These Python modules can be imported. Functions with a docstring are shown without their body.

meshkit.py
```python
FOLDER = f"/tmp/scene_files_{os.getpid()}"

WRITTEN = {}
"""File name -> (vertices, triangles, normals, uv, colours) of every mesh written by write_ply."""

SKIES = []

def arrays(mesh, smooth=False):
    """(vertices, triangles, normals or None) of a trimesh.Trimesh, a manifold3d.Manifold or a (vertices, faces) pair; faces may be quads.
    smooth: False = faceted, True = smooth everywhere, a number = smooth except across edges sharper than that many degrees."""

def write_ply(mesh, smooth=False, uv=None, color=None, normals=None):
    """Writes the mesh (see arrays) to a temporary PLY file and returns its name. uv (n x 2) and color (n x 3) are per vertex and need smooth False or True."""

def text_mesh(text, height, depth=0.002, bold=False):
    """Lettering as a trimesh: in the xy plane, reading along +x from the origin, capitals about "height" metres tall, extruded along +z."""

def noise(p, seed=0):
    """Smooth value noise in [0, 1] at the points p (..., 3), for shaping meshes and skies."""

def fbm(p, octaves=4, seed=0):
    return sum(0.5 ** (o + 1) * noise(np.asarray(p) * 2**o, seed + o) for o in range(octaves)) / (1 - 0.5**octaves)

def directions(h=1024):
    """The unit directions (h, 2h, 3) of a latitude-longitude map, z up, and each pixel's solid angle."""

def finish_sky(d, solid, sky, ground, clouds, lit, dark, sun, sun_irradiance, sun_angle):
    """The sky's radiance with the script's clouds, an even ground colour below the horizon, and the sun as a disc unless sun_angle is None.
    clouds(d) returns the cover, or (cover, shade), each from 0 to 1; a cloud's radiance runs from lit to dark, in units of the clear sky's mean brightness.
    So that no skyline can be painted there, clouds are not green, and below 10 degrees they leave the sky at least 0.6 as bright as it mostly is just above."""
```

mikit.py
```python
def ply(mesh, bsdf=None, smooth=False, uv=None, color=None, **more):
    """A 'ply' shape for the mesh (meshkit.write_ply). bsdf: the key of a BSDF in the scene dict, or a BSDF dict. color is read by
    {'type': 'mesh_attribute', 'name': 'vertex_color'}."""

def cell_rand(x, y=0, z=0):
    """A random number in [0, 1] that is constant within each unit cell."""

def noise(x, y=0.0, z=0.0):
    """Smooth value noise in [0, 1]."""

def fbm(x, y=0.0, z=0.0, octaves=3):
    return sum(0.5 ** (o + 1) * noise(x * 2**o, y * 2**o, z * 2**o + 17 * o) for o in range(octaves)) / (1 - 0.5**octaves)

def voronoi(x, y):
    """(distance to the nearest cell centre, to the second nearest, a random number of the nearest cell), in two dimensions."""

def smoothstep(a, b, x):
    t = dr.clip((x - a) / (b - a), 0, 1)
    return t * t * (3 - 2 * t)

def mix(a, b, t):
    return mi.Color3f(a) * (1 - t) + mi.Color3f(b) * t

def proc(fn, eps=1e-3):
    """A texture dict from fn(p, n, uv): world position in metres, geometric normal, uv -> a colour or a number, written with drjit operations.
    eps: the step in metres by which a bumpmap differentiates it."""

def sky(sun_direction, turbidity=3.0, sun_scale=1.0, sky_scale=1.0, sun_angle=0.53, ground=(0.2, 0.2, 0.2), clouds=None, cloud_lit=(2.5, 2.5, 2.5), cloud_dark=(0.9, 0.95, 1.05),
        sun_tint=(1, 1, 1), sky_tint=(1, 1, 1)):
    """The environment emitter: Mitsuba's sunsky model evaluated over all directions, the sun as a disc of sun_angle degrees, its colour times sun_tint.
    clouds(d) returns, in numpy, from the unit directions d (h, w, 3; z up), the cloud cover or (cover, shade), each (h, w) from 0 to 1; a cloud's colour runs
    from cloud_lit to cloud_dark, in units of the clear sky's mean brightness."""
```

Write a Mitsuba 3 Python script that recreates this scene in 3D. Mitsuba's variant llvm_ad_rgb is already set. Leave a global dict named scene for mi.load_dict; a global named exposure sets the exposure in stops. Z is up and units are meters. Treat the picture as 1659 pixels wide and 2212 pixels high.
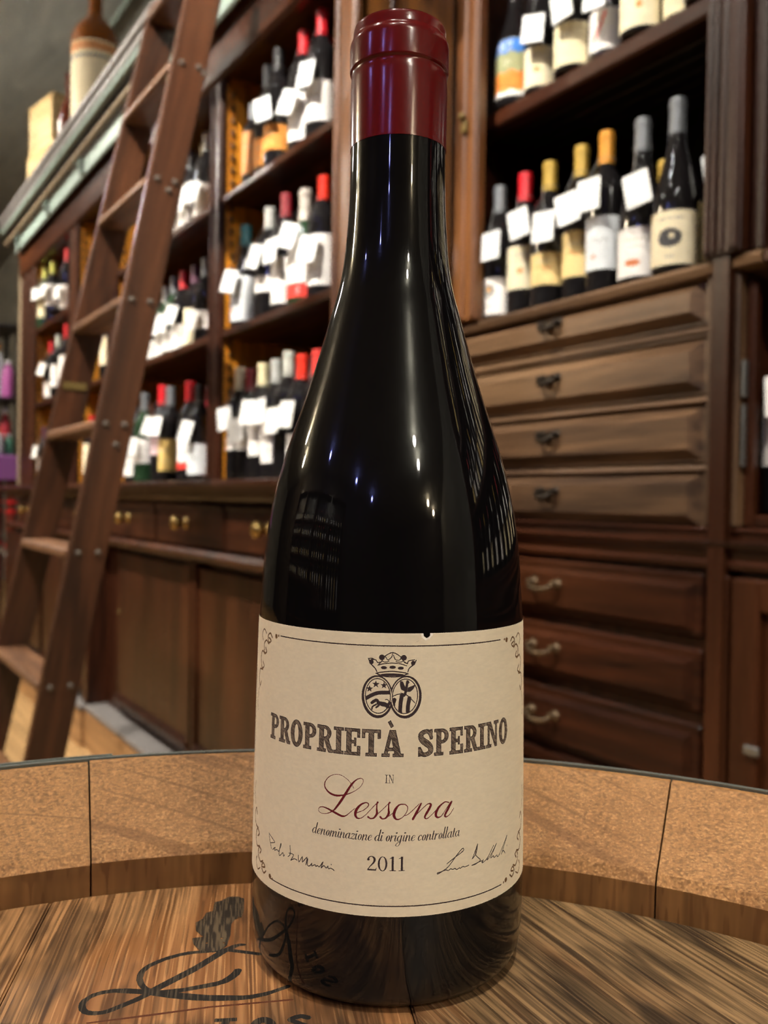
"""A wine bottle on the head of an upturned oak barrel, in front of the shelves, ladder and drawers of an old wine shop."""
import math
import random
import numpy as np
import trimesh
import manifold3d as m3
import mitsuba as mi
import drjit as dr
import shapely
from shapely.geometry import Polygon, Point, LineString, box as sbox
from shapely.ops import unary_union
from shapely import affinity
import mikit
from mikit import noise, fbm, smoothstep, mix, cell_rand

T = mi.ScalarTransform4f
rng = random.Random(11)
scene, labels = {}, {}
PI = math.pi

# ------------------------------------------------------------------ camera, light, exposure
exposure = 1.1
YAW, PITCH, ROLL = map(math.radians, (32.6, 0.77, 0.87))
CAM = np.array([0.0, 0.0, 0.94])
FLAT = np.array([-math.cos(YAW), math.sin(YAW), 0.0])          # level viewing direction; x runs along the shelves, y into the wall
SIDE = np.array([math.sin(YAW), math.cos(YAW), 0.0])
UPZ = np.array([0, 0, 1.0])
FWD = math.cos(PITCH) * FLAT - math.sin(PITCH) * UPZ
_u = math.cos(PITCH) * UPZ + math.sin(PITCH) * FLAT
UP = math.cos(ROLL) * _u - math.sin(ROLL) * SIDE
scene['camera'] = {'type': 'thinlens', 'fov': 2 * math.degrees(math.atan(829.5 / 1940)), 'fov_axis': 'x', 'near_clip': 0.02, 'far_clip': 40.0,
                   'aperture_radius': 0.0009, 'focus_distance': 0.247,
                   'to_world': T().look_at(origin=CAM.tolist(), target=(CAM + FWD).tolist(), up=UP.tolist())}
WARM, NEUT, COOL, BLUE = (1.0, 0.80, 0.56), (1.0, 0.92, 0.80), (0.80, 0.92, 1.0), (0.30, 0.32, 1.0)
# ceiling lamps: position, target, lens radius, radiance, colour, depth of the hood, what it lights
LAMPS = [
    ((-1.35, -0.45, 3.30), (-2.15, 1.00, 1.50), 0.050, 4200, NEUT, 0.14, 'left shelves nearest the big bottle'),
    ((-3.00, -0.45, 3.30), (-3.10, 1.00, 1.50), 0.050, 2000, NEUT, 0.14, 'shelves behind the ladder'),
    ((-4.60, -0.40, 3.30), (-4.60, 1.00, 1.60), 0.050, 2000, NEUT, 0.10, 'far left shelves'),
    ((-1.15, -0.35, 3.30), (-1.27, 1.28, 1.93), 0.022, 5200, NEUT, 0.30, 'drawers of the right cabinet'),
    ((0.55, -0.95, 3.30), (-0.20, 0.12, 0.80), 0.050, 330, NEUT, 0.06, 'barrel from behind the camera'),
    ((-0.90, -0.75, 3.30), (-0.28, 0.10, 0.80), 0.040, 330, NEUT, 0.06, 'barrel from the left'),
    ((0.70, -0.30, 3.30), (0.55, 1.30, 1.40), 0.050, 2400, NEUT, 0.10, 'cabinet bay beyond the right edge'),
    ((-0.60, -3.30, 3.30), (-0.60, -4.9, 1.4), 0.050, 1500, NEUT, 0.06, 'right half of the opposite shelves'),
    ((-3.20, -3.30, 3.30), (-3.20, -4.9, 1.4), 0.050, 1500, NEUT, 0.06, 'left half of the opposite shelves'),
]
# bare globe lamps: position, radius, radiance, colour, where
GLOBES = [
    ((2.75, -0.30, 3.30), 0.090, 120, NEUT, 'white globe, first of the row along the ceiling to the right'),
    ((3.45, -0.25, 3.30), 0.090, 120, NEUT, 'white globe, second of the row along the ceiling to the right'),
    ((5.60, 0.20, 3.30), 0.100, 90, WARM, 'warm globe, third of the row along the ceiling to the right'),
    ((6.60, 0.75, 3.30), 0.100, 90, WARM, 'warm globe, fourth of the row along the ceiling to the right'),
    ((-5.10, -2.90, 3.30), 0.110, 200, WARM, 'warm globe left of the opposite shelves'),
    ((-5.30, -3.90, 3.30), 0.110, 200, WARM, 'warm globe in the far left corner'),
    ((-5.00, -0.30, 2.92), 0.080, 260, NEUT, 'added white globe out of view before the far left shelves, lighting the ceiling'),  # added pendant, out of view: brightens ceiling, cornice and boxes
    ((-2.50, -1.00, 3.05), 0.070, 60, NEUT, 'added white globe out of view before the ladder, lighting cornice and drawers'),  # second added pendant: evens the light on cornice, ceiling and drawers
    ((-1.40, -4.00, 3.30), 0.060, 60, BLUE, 'blue globe left in the row behind the camera'),
    ((1.30, -4.15, 3.30), 0.060, 60, BLUE, 'blue globe in the middle of the row behind the camera'),
    ((3.00, -4.15, 3.30), 0.060, 60, BLUE, 'blue globe right in the row behind the camera'),
]


# ------------------------------------------------------------------ helpers
def numbered(name):
    taken = lambda k: k in scene or k in labels or any(x.startswith(k + '__') for x in scene)
    if not taken(name):
        return name
    i = 1
    while taken(f'{name}_{i:03d}'):
        i += 1
    return f'{name}_{i:03d}'


_count = {}


def key_for(name, parent=None):
    full = name if parent is None else parent + '__' + name
    i = _count.get(full, 0)
    _count[full] = i + 1
    return full if i == 0 else f'{full}_{i:03d}'


def put(name, mesh, m, parent=None, smooth=False, label=None, to=None, **kw):
    """One mesh as one entry of the scene; the key says whose part it is."""
    key = key_for(name, parent)
    shape = mesh if isinstance(mesh, dict) else mikit.ply(mesh, None, smooth=smooth)
    scene[key] = {**shape, 'bsdf': {'type': 'ref', 'id': m}}
    if to is not None:
        scene[key]['to_world'] = to
    if label or kw:
        labels[key] = {**({'label': label} if label else {}), **kw}
    return key


def thing(name, label, category, group=None):
    key = key_for(name)
    labels[key] = {'label': label, 'category': category}
    if group:
        labels[key]['group'] = group
    return key


def hull(pts):
    m = m3.Manifold.hull_points(np.asarray(pts, np.float64)).to_mesh()
    return trimesh.Trimesh(m.vert_properties[:, :3], m.tri_verts, process=False)


def bx(x0, x1, y0, y1, z0, z1, b=0.0):
    """A box, its edges chamfered by b."""
    if b <= 0:
        m = trimesh.creation.box(extents=(x1 - x0, y1 - y0, z1 - z0))
        m.apply_translation(((x0 + x1) / 2, (y0 + y1) / 2, (z0 + z1) / 2))
        return m
    b = min(b, 0.45 * min(x1 - x0, y1 - y0, z1 - z0))
    pts = []
    for x, sx in ((x0, 1), (x1, -1)):
        for y, sy in ((y0, 1), (y1, -1)):
            for z, sz in ((z0, 1), (z1, -1)):
                pts += [(x, y + sy * b, z + sz * b), (x + sx * b, y, z + sz * b), (x + sx * b, y + sy * b, z)]
    return hull(pts)


def cat(*ms):
    return trimesh.util.concatenate([m for m in ms])


def prism_x(prof, x0, x1):
    """A (y, z) outline drawn out along x."""
    m = trimesh.creation.extrude_polygon(Polygon(prof), x1 - x0, engine='earcut')
    v = m.vertices.copy()
    m.vertices = np.stack([v[:, 2] + x0, v[:, 0], v[:, 1]], 1)
    return m


def prism_z(poly, z0, z1):
    m = trimesh.creation.extrude_polygon(poly, z1 - z0, engine='earcut')
    m.apply_translation((0, 0, z0))
    return m


def lathe(prof, n=32, a0=0.0, a1=2 * PI):
    """Revolves (r, z) points about z."""
    prof = np.asarray(prof, float)
    full = abs(a1 - a0 - 2 * PI) < 1e-6
    ang = np.linspace(a0, a1, n + 1)
    if full:
        ang = ang[:-1]
    k, na = len(prof), len(ang)
    v = np.stack([np.outer(np.cos(ang), prof[:, 0]), np.outer(np.sin(ang), prof[:, 0]), np.tile(prof[:, 1], (na, 1))], -1).reshape(-1, 3)
    f = []
    for i in range(na if full else na - 1):
        j = (i + 1) % na
        for q in range(k - 1):
            a, b, c, d = i * k + q, j * k + q, j * k + q + 1, i * k + q + 1
            if prof[q, 0] > 1e-9:
                f.append((a, b, c))
            if prof[q + 1, 0] > 1e-9:
                f.append((a, c, d))
    return trimesh.Trimesh(v, f, process=False)


def tube(points, r, sides=8):
    p = np.asarray(points, float)
    r = np.broadcast_to(np.asarray(r, float), (len(p),))
    t = np.gradient(p, axis=0)
    t /= np.linalg.norm(t, axis=1, keepdims=True) + 1e-12
    ref = np.array([0, 0, 1.0]) if np.mean(np.abs(t[:, 2])) < 0.7 else np.array([1.0, 0, 0])
    a = np.cross(t, ref)
    a /= np.linalg.norm(a, axis=1, keepdims=True) + 1e-12
    b = np.cross(t, a)
    ang = np.arange(sides) * 2 * PI / sides
    v = p[:, None] + r[:, None, None] * (np.cos(ang)[None, :, None] * a[:, None] + np.sin(ang)[None, :, None] * b[:, None])
    f = []
    for i in range(len(p) - 1):
        for j in range(sides):
            q = (j + 1) % sides
            f += [(i * sides + j, (i + 1) * sides + q, i * sides + q), (i * sides + j, (i + 1) * sides + j, (i + 1) * sides + q)]
    n = len(p) * sides
    v = np.vstack([v.reshape(-1, 3), p[:1], p[-1:]])
    for j in range(sides):
        q = (j + 1) % sides
        f += [(n, j, q), (n + 1, n - sides + q, n - sides + j)]
    return trimesh.Trimesh(v, f, process=False)


def moved(m, to=(0, 0, 0), rot=None):
    m = m.copy()
    if rot is not None:
        m.apply_transform(trimesh.transformations.euler_matrix(*rot))
    m.apply_translation(to)
    return m


def spline(pts, per=6):
    """Catmull-Rom through points of any dimension."""
    p = np.asarray(pts, float)
    if len(p) < 3:
        return np.stack([p[0] + (p[-1] - p[0]) * t for t in np.linspace(0, 1, per + 1)])
    p = np.vstack([2 * p[0] - p[1], p, 2 * p[-1] - p[-2]])
    out = []
    for i in range(1, len(p) - 2):
        for t in np.arange(per) / per:
            a, b, c, d = p[i - 1], p[i], p[i + 1], p[i + 2]
            out.append(0.5 * (2 * b + (c - a) * t + (2 * a - 5 * b + 4 * c - d) * t * t + (3 * b - a - 3 * c + d) * t ** 3))
    out.append(p[-2])
    return np.array(out)


def stroke(pts, w=None, per=5, smooth=True):
    """A pen stroke: (x, y[, width]) points -> polygon."""
    q = np.asarray([tuple(p[:2]) + (w if w is not None else p[2],) for p in pts], float)
    q = spline(q, per) if smooth else q
    parts = []
    for a, b in zip(q[:-1], q[1:]):
        parts.append(unary_union([Point(a[:2]).buffer(max(a[2], 1e-4) / 2, 5), Point(b[:2]).buffer(max(b[2], 1e-4) / 2, 5)]).convex_hull)
    return unary_union(parts)


def polys(g):
    if g.is_empty:
        return []
    return [x for x in getattr(g, 'geoms', [g]) if isinstance(x, Polygon) and x.area > 1e-12]


def flat_mesh(g, edge):
    vs, fs, at = [], [], 0
    for p in polys(g):
        v, f = trimesh.creation.triangulate_polygon(p.simplify(edge * 0.01), engine='earcut')
        v = np.column_stack([v, np.zeros(len(v))])
        v, f = trimesh.remesh.subdivide_to_size(v, f, edge, max_iter=14)
        vs.append(v)
        fs.append(f + at)
        at += len(v)
    v, f = np.vstack(vs), np.vstack(fs)
    e = v[f]
    flip = np.cross(e[:, 1] - e[:, 0], e[:, 2] - e[:, 0])[:, 2] < 0
    f[flip] = f[flip][:, ::-1]
    return v[:, :2], f


def wrapped(g, radius, lift, phi=0.0, edge=0.0025, centre=(0, 0), z0=0.0, uref=None):
    """A flat outline (u along the circumference, z up, metres) laid around an upright bottle; radius is a number or a function of z."""
    v, f = flat_mesh(g, edge)
    r = radius(v[:, 1]) if callable(radius) else np.full(len(v), radius)
    th = phi + v[:, 0] / (uref if uref is not None else r)
    r = r + lift
    m = trimesh.Trimesh(np.stack([centre[0] + r * np.cos(th), centre[1] + r * np.sin(th), v[:, 1] + z0], 1), f, process=False)
    return m


# ------------------------------------------------------------------ materials
def mat(name, color, rough=0.5, spec=0.5, **more):
    c = color if isinstance(color, dict) else {'type': 'rgb', 'value': list(color)}
    scene[name] = {'type': 'twosided', 'bsdf': {'type': 'principled', 'base_color': c, 'roughness': rough, 'specular': spec, **more}}
    return name


def srgb(r, g, b):
    return [((x / 255 + 0.055) / 1.055) ** 2.4 if x > 10 else x / 255 / 12.92 for x in (r, g, b)]


def wood_fn(axis, dark, mid, light, scale=1.0, tilt=0.0):
    """Straight grain along a world axis (or, for 'slant', along the ladder's stiles)."""
    dark, mid, light = (mi.Color3f(srgb(*c)) for c in (dark, mid, light))

    def fn(p, n, uv):
        c = [p.x, p.y, p.z]
        a, b, d = c[axis], c[(axis + 1) % 3], c[(axis + 2) % 3]
        if tilt:
            a, b, d = p.z, p.x, p.y - tilt * p.z
        a, b, d = a * scale, b * scale, d * scale
        w = noise(a * 2.2, b * 5, d * 5)
        g = fbm(a * 2.5 + 7, b * 46 + w * 3.5, d * 46 + w * 2.0, octaves=3)
        fine = noise(a * 22, b * 420, d * 420)
        t = dr.clip((g - 0.28) * 1.9, 0, 1)
        col = mix(dark, mid, t)
        col = mix(col, light, smoothstep(0.55, 0.95, w) * 0.35)
        return col * (0.82 + 0.32 * fine)
    return fn


MAHOGANY = ((28, 12, 6), (56, 27, 14), (88, 50, 27))
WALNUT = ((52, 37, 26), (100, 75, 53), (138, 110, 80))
mat('mahogany_x', mikit.proc(wood_fn(0, *MAHOGANY)), 0.34, 0.22)
mat('mahogany_z', mikit.proc(wood_fn(2, *MAHOGANY)), 0.34, 0.22)
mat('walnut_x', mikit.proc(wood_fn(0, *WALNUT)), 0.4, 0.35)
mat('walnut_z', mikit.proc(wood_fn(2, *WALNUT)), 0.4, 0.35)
mat('ladder_wood', mikit.proc(wood_fn(2, (40, 22, 13), (72, 41, 24), (104, 64, 38), tilt=0.195)), 0.34, 0.5)
mat('aged_brass', srgb(112, 96, 76), 0.3, 0.5, metallic=0.85)
mat('tread_wood', mikit.proc(wood_fn(0, (70, 46, 30), (112, 78, 52), (150, 112, 76))), 0.45, 0.5)
mat('orange_wood', mikit.proc(wood_fn(2, (146, 88, 20), (210, 136, 34), (236, 168, 60))), 0.45, 0.45)
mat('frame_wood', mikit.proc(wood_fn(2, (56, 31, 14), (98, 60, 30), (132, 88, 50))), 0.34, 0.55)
mat('return_wood', mikit.proc(wood_fn(2, (70, 40, 12), (104, 62, 18), (128, 82, 30))), 0.45, 0.45)
mat('plinth_wood', mikit.proc(wood_fn(0, (120, 88, 56), (158, 120, 78), (182, 146, 100))), 0.5, 0.4)
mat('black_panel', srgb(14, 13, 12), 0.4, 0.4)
mat('dark_metal', srgb(46, 40, 34), 0.35, 0.5, metallic=0.8)
mat('pale_green_paint', srgb(118, 134, 128), 0.42, 0.5)
mat('bolt_steel', srgb(112, 106, 98), 0.4, 0.5, metallic=0.7)
mat('lilac_paint', srgb(96, 93, 92), 0.45, 0.5)
mat('black_paint_and_shade', srgb(20, 19, 22), 0.45, 0.5)  # black of stand and notches, and the shade painted under the cornice
mat('tan_rod', srgb(118, 104, 84), 0.45, 0.5)
mat('brass', srgb(190, 160, 100), 0.28, 0.5, metallic=1.0)
mat('dull_brass', srgb(96, 80, 40), 0.5, 0.5, metallic=0.5)
mat('steel', srgb(150, 152, 150), 0.3, 0.5, metallic=0.9)
mat('zinc_hoop', srgb(120, 128, 124), 0.42, 0.5, metallic=0.55)
mat('lamp_black', srgb(18, 18, 18), 0.5, 0.4)
mat('pine_box', mikit.proc(wood_fn(0, (178, 152, 104), (206, 184, 138), (220, 204, 164))), 0.6, 0.3)
mat('purple_cloth', srgb(112, 66, 120), 0.8, 0.2, sheen=0.5)
mat('red_wood', srgb(86, 30, 20), 0.3, 0.5)
mat('red_paint', srgb(170, 26, 30), 0.3, 0.5)


def plaster(p, n, uv):
    w = fbm(p.x * 1.1, p.y * 1.1, p.z * 1.1, octaves=3)
    s = fbm(p.x * 3.0 + w * 4, p.y * 14.0 + w * 5, p.z * 9.0, octaves=4)
    return mix(srgb(94, 96, 92), srgb(132, 132, 124), dr.clip(w * 0.5 + s * 0.9 - 0.2, 0, 1))


def floor_boards(p, n, uv):
    k = dr.floor(p.y / 0.12)
    g = fbm(p.x * 3 + 31 * cell_rand(k), p.y * 60, 0, octaves=3)
    seam = smoothstep(0.47, 0.495, dr.abs(p.y / 0.12 - k - 0.5))
    return mix(srgb(124, 96, 62), srgb(172, 140, 96), dr.clip(g * 0.9 + 0.25 * cell_rand(k, 3), 0, 1)) * (1 - 0.6 * seam)


mat('plaster', mikit.proc(plaster), 0.85, 0.2)
mat('floor_boards', mikit.proc(floor_boards), 0.45, 0.4)
mat('dark_wall', srgb(50, 44, 38), 0.6, 0.3)
BARREL = np.array([-0.0738, 0.0291])


def end_grain(p, n, uv):
    """Sawn stave ends: rows of pores across, tangential rays, and the plain cut inner face below the bevel."""
    dx, dy = p.x - BARREL[0], p.y - BARREL[1]
    rad = dr.sqrt(dx * dx + dy * dy)
    th = dr.atan2(dy, dx)
    arc = th * 0.27
    stv = dr.floor((th - 2.12) / 0.4014)
    tilt = (cell_rand(stv, 5) - 0.5) * 0.5
    U, V = (arc + tilt * (rad - 0.27)) * 1000, (rad * 1.25 - tilt * arc * 0.3) * 1000          # millimetres
    wob = fbm(U * 0.22, V * 0.22, stv, octaves=2)
    pore = smoothstep(0.53, 0.66, noise(U * 0.95 + wob * 2.5, V * 2.5 + wob * 3.5, stv))
    pore2 = smoothstep(0.58, 0.70, noise(U * 2.1, V * 1.6 + wob * 3, stv + 7))
    pale = smoothstep(0.62, 0.74, noise(U * 1.5 + wob * 4, V * 3.1 - wob * 4, stv + 3))
    ring = 0.5 + 0.5 * dr.sin(6.2832 * (U / 2.6 + wob * 1.1))
    band = smoothstep(0.35, 0.65, fbm(U * 0.05, V * 0.04, stv * 3.1, octaves=2))
    big = fbm(arc * 16, rad * 30, stv * 3.1, octaves=3)
    ray = smoothstep(0.80, 0.88, noise(V * 0.55 - U * (0.10 + 0.12 * cell_rand(stv, 2)), U * 0.008, stv + 4))
    base = mix(srgb(136, 94, 54), srgb(176, 130, 82), dr.clip(big * 1.4 - 0.2, 0, 1))
    base = mix(base, srgb(206, 162, 110), pale * 0.5)
    base = mix(base, srgb(90, 54, 28), pore * (0.26 + 0.38 * ring * (0.35 + 0.65 * band)))
    base = mix(base, srgb(96, 60, 32), pore2 * 0.26)
    base = mix(base, srgb(100, 62, 34), ray * 0.45)
    g = fbm(arc * 420, p.z * 40, stv, octaves=3)
    fleck = smoothstep(0.66, 0.80, noise(arc * 1100, p.z * 160, 2.0))
    stain = smoothstep(0.55, 0.8, fbm(arc * 22 + 4, p.z * 70, 1.0, octaves=3))
    long = mix(srgb(74, 47, 22), srgb(124, 84, 44), dr.clip(g * 1.3 - 0.1, 0, 1))
    long = mix(long, srgb(50, 26, 10), fleck * 0.5 + stain * 0.35)
    up = smoothstep(0.25, 0.45, n.z)                       # the bevel; below it long grain runs up the stave
    g = fbm(arc * 260, p.z * 30, stv, octaves=3)
    fleck = smoothstep(0.70, 0.85, noise(arc * 700, p.z * 90, 2.0))
    stain = smoothstep(0.55, 0.8, fbm(arc * 22 + 4, p.z * 70, 1.0, octaves=3))
    long = mix(srgb(80, 52, 26), srgb(122, 84, 46), dr.clip(g * 1.2, 0, 1))
    long = mix(long, srgb(70, 36, 14), fleck * 0.4 + stain * 0.35)
    return mix(long, base, up)


def head_fn(angle, tone):
    ca, sa = math.cos(angle), math.sin(angle)
    lo, hi, deep, warm = tone
    lo, hi, deep, warm = (mi.Color3f(srgb(*c)) for c in (lo, hi, deep, warm))

    def fn(p, n, uv):
        a, b = p.x * ca + p.y * sa, -p.x * sa + p.y * ca
        w = fbm(a * 9, b * 26, 1.0, octaves=3)
        g = fbm(a * 20, b * 760 + w * 5, 2.0, octaves=4)
        line = noise(a * 26, b * 1700 + w * 7, 5.0)
        chip = noise(a * 55, b * 1700 + w * 7, 6.0)
        rag = fbm(a * 60, b * 420, 3.0, octaves=2)
        blot = fbm(a * 17 + 3, b * 34, 8.0, octaves=4) + 0.16 * (rag - 0.5)
        blot2 = fbm(a * 30 + 9, b * 90, 4.0, octaves=3) + 0.22 * (rag - 0.5)
        c = mix(lo, hi, dr.clip(g * 2.2 - 0.6, 0, 1))
        c = mix(c, warm, smoothstep(0.5, 0.70, w) * 0.6)
        c = mix(c, hi * 1.30, smoothstep(0.60, 0.76, line) * 0.62)
        c = mix(c, deep, smoothstep(0.62, 0.80, chip) * 0.40)
        c = mix(c, deep, smoothstep(0.50, 0.66, blot) * 0.66)
        c = mix(c, deep * 0.8, smoothstep(0.60, 0.74, blot2) * 0.55)
        return c
    return fn


mat('stave_oak', mikit.proc(end_grain), 0.6, 0.3)
mat('head_oak', mikit.proc(head_fn(math.radians(-24), ((94, 62, 36), (172, 128, 84), (48, 33, 24), (138, 86, 46)))), 0.55, 0.35)
mat('head_oak_grey', mikit.proc(head_fn(math.radians(-6), ((66, 50, 34), (140, 112, 78), (40, 31, 24), (128, 84, 50)))), 0.52, 0.38)
mat('brand_black', mikit.proc(lambda p, n, uv: mix(srgb(30, 27, 25), srgb(70, 60, 48), smoothstep(0.5, 0.85, noise((p.x * 0.4 + p.y * 0.92) * 3000, (p.x * 0.92 - p.y * 0.4) * 120, 1.0)))), 0.7, 0.2)
mat('brand_faded', mikit.proc(lambda p, n, uv: mix(srgb(46, 39, 33), srgb(92, 78, 60), smoothstep(0.35, 0.8, noise((p.x * 0.4 + p.y * 0.92) * 2600, (p.x * 0.92 - p.y * 0.4) * 200, 1.0)))), 0.7, 0.2)
mat('brand_line', srgb(84, 44, 28), 0.7, 0.2)

mat('bottle_glass', [0.0028, 0.0026, 0.0030], 0.04, 0.5)
mat('capsule_red', mikit.proc(lambda p, n, uv: mi.Color3f(srgb(86, 10, 12)) * (0.9 + 0.2 * fbm(p.x * 160, p.y * 160, p.z * 60))), 0.16, 0.45, clearcoat=0.25, clearcoat_gloss=0.95)
mat('label_paper', mikit.proc(lambda p, n, uv: mi.Color3f(srgb(218, 206, 180)) * (0.93 + 0.10 * fbm(p.x * 700 + p.y * 700, p.z * 1500, 3.0, octaves=3))), 0.9, 0.15)
mat('torn_paper', srgb(236, 230, 216), 0.9, 0.1)
mat('ink_dark', srgb(52, 42, 44), 0.8, 0.2)
mat('ink_brown', mikit.proc(lambda p, n, uv: mix(srgb(70, 60, 54), srgb(124, 110, 96), smoothstep(0.35, 0.75, noise((p.z + 0.7 * (p.x + p.y)) * 5200, (p.z - 0.6 * (p.x + p.y)) * 900, 2.0)))), 0.8, 0.2)
mat('ink_maroon', srgb(92, 24, 34), 0.8, 0.2)
mat('ink_olive', srgb(104, 78, 52), 0.8, 0.2)

# ------------------------------------------------------------------ print and brand outlines (millimetres)
LESS_PTS = [[(-9.91,62.15,0.08),(-10.47,63.15,0.08),(-11.87,64.47,0.08),(-13.57,65.3,0.08),(-15.28,65.34,0.08),(-17.03,64.52,0.1),(-18.2,63.16,0.14),(-18.42,61.79,0.19),(-17.71,60.69,0.25),(-16.36,59.9,0.31),(-14.62,59.65,0.31),(-12.36,60.13,0.19),(-10.17,61.07,0.11),(-8.29,62.42,0.08),(-7.37,63.8,0.08),(-7.38,64.72,0.08),(-8.06,64.94,0.11),(-9.13,64.51,0.17),(-10.47,63.15,0.31),(-11.82,61.04,0.39),(-13.18,58.76,0.39),(-14.57,56.73,0.33),(-15.56,55.53,0.22),(-16.87,54.68,0.14),(-18.36,54.2,0.08),(-19.74,54.35,0.08),(-20.22,55.07,0.08),(-19.76,55.77,0.11),(-18.69,56.0,0.17),(-16.88,55.61,0.25),(-14.83,54.84,0.33),(-13.11,54.31,0.31),(-12.0,54.52,0.17),(-10.9,55.44,0.1),(-9.55,56.71,0.08)],[(-9.4,55.4,0.11),(-7.12,56.43,0.11),(-5.81,57.63,0.14),(-5.76,58.27,0.14),(-6.49,58.54,0.17),(-7.81,57.91,0.28),(-8.95,56.55,0.42),(-9.31,55.2,0.42),(-8.87,54.31,0.28),(-7.89,54.21,0.14),(-6.57,55.16,0.1),(-5.26,56.56,0.1),(-3.24,58.82,0.11)],[(-3.24,58.77,0.31),(-3.44,58.28,0.19),(-3.47,56.91,0.25),(-3.4,55.81,0.36),(-4.1,54.64,0.25),(-5.09,54.33,0.19),(-5.76,54.73,0.31)],[(-4.44,54.55,0.11),(-2.36,56.43,0.1),(-0.04,58.8,0.11)],[(0.02,58.8,0.31),(-0.24,58.33,0.19),(-0.27,57.01,0.25),(-0.2,55.85,0.36),(-0.97,54.68,0.25),(-1.86,54.39,0.19),(-2.47,54.9,0.31)],[(-1.15,54.62,0.11),(0.02,55.3,0.1),(1.18,56.24,0.11)],[(4.17,58.32,0.14),(2.6,58.21,0.22),(1.49,56.76,0.42),(1.2,55.32,0.42),(2.0,54.29,0.25),(3.44,54.78,0.11),(4.68,56.34,0.11),(4.85,57.65,0.14),(4.17,58.32,0.14)],[(3.91,55.22,0.11),(5.01,55.62,0.1),(6.59,56.94,0.1),(8.04,58.3,0.11)],[(8.58,58.38,0.25),(7.53,56.37,0.39),(6.36,54.31,0.36)],[(6.83,54.95,0.11),(8.74,56.83,0.11),(10.36,58.11,0.14),(11.32,58.07,0.28),(11.06,57.16,0.39),(10.01,55.49,0.36),(9.65,54.59,0.25),(10.28,54.22,0.14),(11.79,55.3,0.1),(12.75,56.28,0.1)],[(16.61,58.01,0.14),(15.43,58.27,0.17),(13.73,57.12,0.33),(12.82,55.48,0.42),(13.12,54.39,0.31),(14.34,54.53,0.14),(15.76,56.24,0.11),(17.21,58.07,0.17)],[(17.51,58.17,0.25),(16.5,56.42,0.36),(15.5,54.81,0.33),(15.8,54.19,0.19),(16.97,54.77,0.11),(18.15,56.27,0.1)]]
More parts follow.
